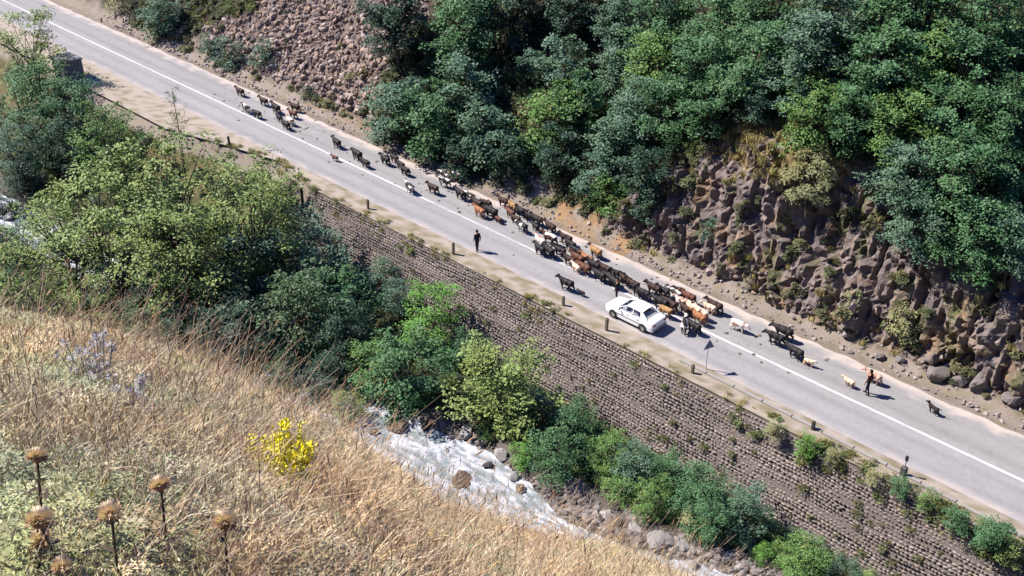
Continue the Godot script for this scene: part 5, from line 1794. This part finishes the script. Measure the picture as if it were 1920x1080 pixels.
# ---------------------------------------------------------------- the slope in front
func meadow() -> void:
	var straw := [Color(0.72, 0.60, 0.36), Color(0.60, 0.49, 0.27), Color(0.81, 0.72, 0.50), Color(0.45, 0.36, 0.2)]
	var pinkish := [Color(0.66, 0.52, 0.37), Color(0.47, 0.35, 0.23), Color(0.77, 0.66, 0.50)]
	var green := [Color(0.25, 0.31, 0.12), Color(0.31, 0.34, 0.15), Color(0.19, 0.26, 0.11), Color(0.42, 0.39, 0.19)]
	var grey := [Color(0.33, 0.31, 0.24), Color(0.27, 0.28, 0.2), Color(0.40, 0.36, 0.28)]
	var dark := [Color(0.10, 0.065, 0.045), Color(0.17, 0.10, 0.07), Color(0.07, 0.05, 0.04)]
	var lean := Vector3(0.18, 0, -0.05)
	var kinds := []
	for k in 2:
		kinds.append(["dry_grass", tuft(700 + k, 42, 0.21, 0.0042, 0.12, 0.5, lean, straw, 0.3), []])
		kinds.append(["seeding_grass", tuft(710 + k, 26, 0.26, 0.0034, 0.1, 0.3, lean, pinkish, 0.75), []])
		kinds.append(["green_grass", tuft(720 + k, 40, 0.17, 0.006, 0.12, 0.6, lean * 0.5, green, 0.1), []])
		kinds.append(["grey_herbs", crown(730 + k, 0.12, 1.1, 9, 7, 13, 0.019, 0.045, 0.13)[0], []])
	kinds.append(["dead_stems", tuft(740, 5, 0.28, 0.007, 0.1, 0.1, lean * 0.7, dark, 0.8), []])
	kinds.append(["long_stalks", tuft(750, 6, 0.58, 0.005, 0.1, 0.2, lean * 1.9, [Color(0.56, 0.46, 0.31), Color(0.5, 0.35, 0.25), Color(0.62, 0.52, 0.38)], 0.5), []])
	kinds.append(["litter", tuft(760, 60, 0.1, 0.005, 0.2, 1.5, lean * 2.0, straw + pinkish, 0.0), []])
	kinds.append(["standing_stems", tuft(780, 8, 0.56, 0.0042, 0.14, 0.08, lean * 0.6, straw + pinkish, 0.9), []])
	kinds.append(["dry_herbs", crown(770, 0.12, 1.2, 9, 7, 13, 0.02, 0.045, 0.11)[0], []])
	var tints := []
	for k in kinds: tints.append([])
	for n in 52000:
		var az := rng.randf_range(-46, 34)
		var r := sqrt(rng.randf_range(1.3 * 1.3, 15.5 * 15.5))
		if n % 3 == 0: r = rng.randf_range(1.4, 8.0)
		var x := sin(deg_to_rad(az)) * r
		var z := -cos(deg_to_rad(az)) * r
		if Vector2(x - YELLOW[0], z - YELLOW[1]).length() < 0.22 or (Vector2(x - YELLOW[0] * 0.93, z - YELLOW[1] * 0.93).length() < 0.3 and n % 3 > 0): continue
		if Vector2(x - HERBS[0][0], z - HERBS[0][1]).length() < 0.2: continue
		var p := Vector3(x, near_hill(x, z), z)
		var g := fine.get_noise_2d(x * 5.0, z * 5.0)
		var h := fine.get_noise_2d(x * 4.0 + 70, z * 4.0)
		var lush := 0.27 + g * 0.95
		if az < -22 and r < 3.6: lush += 0.42
		if az < -20 and r > 7.0: lush += 0.3
		if az > 4: lush += 0.25
		if az > -20 and az < 4 and r > 4.5: lush -= 0.1
		var dice := rng.randf()
		var kind := 0
		if rng.randf() < lush: kind = 2 if dice < 0.74 else 3
		elif dice < 0.28 + h * 0.5: kind = 1
		elif dice < 0.58: kind = 0
		elif dice < 0.80: kind = 12
		elif dice < 0.87: kind = 11
		elif dice < 0.90: kind = 8
		elif dice < 0.945: kind = 9
		else: kind = 10
		if kind < 4: kind += 4 * (n % 2)
		var size := rng.randf_range(0.6, 1.3)
		if r < 2.6: size *= 0.75
		if r > 8.0: size *= 0.9
		var t := rng.randf_range(0.62, 1.25) * (1.0 + 0.35 * g)
		var warm := 1.0 + h * 0.2
		var col := Color(t * warm, t, t * (2.0 - warm))
		if kind == 3 or kind == 7: col *= Color(0.38, 0.37, 0.23).lerp(Color(0.28, 0.32, 0.15), rng.randf())
		if kind == 12: col *= Color(0.63, 0.51, 0.33).lerp(Color(0.44, 0.33, 0.2), rng.randf())
		kinds[kind][2].append(Transform3D(Basis.from_euler(Vector3(rng.randf_range(-0.25, 0.25), rng.randf_range(-1.2, 1.2), rng.randf_range(-0.25, 0.25))).scaled(Vector3.ONE * size), p + Vector3(0, 0.06 * size if kind in [3, 7, 12] else -0.01, 0)))
		tints[kind].append(col)
	var m := leafy(Color.WHITE)
	m.backlight = Color(0.36, 0.34, 0.29)
	m.roughness = 0.75
	var said := {"dry_grass": "dry straw grass covering the slope in front", "seeding_grass": "reddish seeding grass scattered over the slope in front", "green_grass": "green grass patches on the slope in front", "grey_herbs": "grey-green herbs among the dry grass in front", "dead_stems": "dark dead stems among the dry grass in front", "long_stalks": "long pale stalks leaning out of the dry grass", "standing_stems": "standing dry stems with seed heads over the grass in front", "litter": "flattened dead grass between the tufts in front", "dry_herbs": "withered brown herbs among the grass in front"}
	for k in kinds.size(): tag(scatter(kinds[k][0], kinds[k][1], m, kinds[k][2], tints[k]), said[kinds[k][0]], "grass")

	# dry thistles
	var stem_m := flat(Color(0.06, 0.045, 0.035), 0.9)
	var brown := flat(Color(0.24, 0.12, 0.075), 0.9)
	var floss := leafy(Color.WHITE)
	var i := 0
	for q in THISTLES:
		var base := Vector3(q[0], near_hill(q[0], q[1]), q[1])
		var o := thing("dry_thistle", q[5], "thistle", base, 0.0, "dry thistles in the lower left of the slope")
		var r := RandomNumberGenerator.new()
		r.seed = 900 + i
		var h: float = q[2]
		var top := Vector3(q[4], h, 0)
		var st := Shape.new()
		st.tube([Vector3(0, -0.03, 0), Vector3(q[4] * 0.2, h * 0.5, 0.01), top], [0.0055, 0.0045, 0.004], 7)
		for k in 5:
			var a := top * (0.15 + 0.15 * k)
			var d := Vector3(r.randfn(), 0.35, r.randfn()).normalized() * 0.05
			st.leaf(a, d, Vector3(d.z, 0.004, -d.x) * 0.22, Vector3.UP, Color.WHITE)
		put("stem", st.mesh(), stem_m, o)
		var w: float = q[3]
		var tilt := Basis(Vector3(r.randf_range(-1, 1), 0, r.randf_range(-1, 1)).normalized(), 0.22)
		var head := Shape.new()
		head.lathe([Vector2(0.0, -w * 0.12), Vector2(w * 0.28, -w * 0.05), Vector2(w * 0.40, w * 0.14), Vector2(w * 0.36, w * 0.30), Vector2(w * 0.26, w * 0.38), Vector2(0, w * 0.36)], top, tilt, 14)
		put("flower_head", head.mesh(), brown, o)
		var br := Shape.new()
		for k in 44:
			var a := k * 2.39996
			var lv := float(k % 4) / 4.0
			var d := tilt * Vector3(cos(a), 0.10 + 0.5 * lv - 0.3 * r.randf(), sin(a)).normalized()
			var sd := d.cross(Vector3.UP).normalized() * w * 0.06
			br.leaf(top + tilt * Vector3(cos(a) * w * 0.3, w * (0.02 + 0.26 * lv), sin(a) * w * 0.3), d * w * r.randf_range(0.22, 0.4), sd, d.cross(sd).normalized(), Color(0.4, 0.23, 0.14).lerp(Color(0.16, 0.08, 0.05), r.randf()))
		put("bracts", br.mesh(), floss, o)
		var fl := Shape.new()
		for k in 300:
			var a := k * 2.39996
			var rad := sqrt(r.randf())
			var d := (tilt * Vector3(cos(a) * rad * 1.5, 0.42 + 0.3 * r.randf(), sin(a) * rad * 1.5)).normalized()
			var sd := d.cross(Vector3(0.3, 0.2, 1)).normalized() * w * 0.03
			fl.leaf(top + tilt * Vector3(cos(a) * rad * w * 0.26, w * 0.3, sin(a) * rad * w * 0.26), d * w * r.randf_range(0.26, 0.46), sd, d.cross(sd).normalized(), Color(0.70, 0.52, 0.34).lerp(Color(0.80, 0.66, 0.49), r.randf()))
		put("down", fl.mesh(), floss, o)
		i += 1

	# yellow flowering plant
	var r2 := RandomNumberGenerator.new()
	r2.seed = 31
	var yb := Vector3(YELLOW[0], near_hill(YELLOW[0], YELLOW[1]), YELLOW[1])
	var y := thing("yellow_flower_bush", "bright yellow flowering plant in the middle of the dry slope", "flowering plant", yb)
	y.scale = Vector3.ONE * 1.3
	var ys := Shape.new()
	var yf := Shape.new()
	for k in 95:
		var a := r2.randf() * TAU
		var rad := sqrt(r2.randf()) * 0.085
		var foot := Vector3(cos(a), 0, sin(a)) * rad * 0.6
		var top := Vector3(cos(a) * rad * 1.75, r2.randf_range(0.2, 0.36) - rad * 0.5, sin(a) * rad * 1.75)
		ys.tube([foot, top], [0.003, 0.002], 4, Color(0.18, 0.2, 0.05))
		for q in 64:
			var t := 1.0 - 0.75 * r2.randf() * r2.randf() - 0.1 * r2.randf()
			var p := foot.lerp(top, t) + Vector3(r2.randfn(), r2.randfn(), r2.randfn()) * 0.006
			var up := Vector3(r2.randfn(), r2.randfn() + 0.6, r2.randfn()).normalized()
			var ax := up.cross(Vector3(r2.randfn(), r2.randfn(), r2.randfn())).normalized()
			yf.leaf(p, ax * 0.0125, up.cross(ax) * 0.0052, up, Color(0.95, 0.80, 0.02).lerp(Color(0.8, 0.7, 0.03), r2.randf()))
	put("stems", ys.mesh(), leafy(Color.WHITE), y)
	put("flowers", yf.mesh(), leafy(Color.WHITE), y)
	# grey-blue thistle-like herb
	i = 0
	for q in HERBS:
		var o := thing("blue_grey_herb", q[3], "herb", Vector3(q[0], near_hill(q[0], q[1]), q[1]), i * 1.3)
		o.scale = Vector3.ONE * 1.35
		var hs := Shape.new()
		var hf := Shape.new()
		for k in 26:
			var a := r2.randf() * TAU
			var e: Vector3 = Vector3(cos(a) * r2.randf_range(0.03, 0.13), r2.randf_range(0.14, 0.3), sin(a) * r2.randf_range(0.03, 0.13)) * q[2]
			hs.tube([Vector3(e.x * 0.2, 0, e.z * 0.2), e], [0.003, 0.002], 4, Color(0.2, 0.2, 0.22))
			for n in 22:
				var up := Vector3(r2.randfn(), r2.randfn(), r2.randfn()).normalized()
				var ax := up.cross(Vector3(0.2, 1, 0.4)).normalized()
				hf.leaf(e + up * 0.006, up * 0.017, ax * 0.0035, up.cross(ax), Color(0.30, 0.30, 0.36).lerp(Color(0.40, 0.39, 0.41), r2.randf()))
		put("stems", hs.mesh(), leafy(Color.WHITE), o)
		put("flower_heads", hf.mesh(), leafy(Color.WHITE), o).set_meta("kind", "stuff")
		i += 1
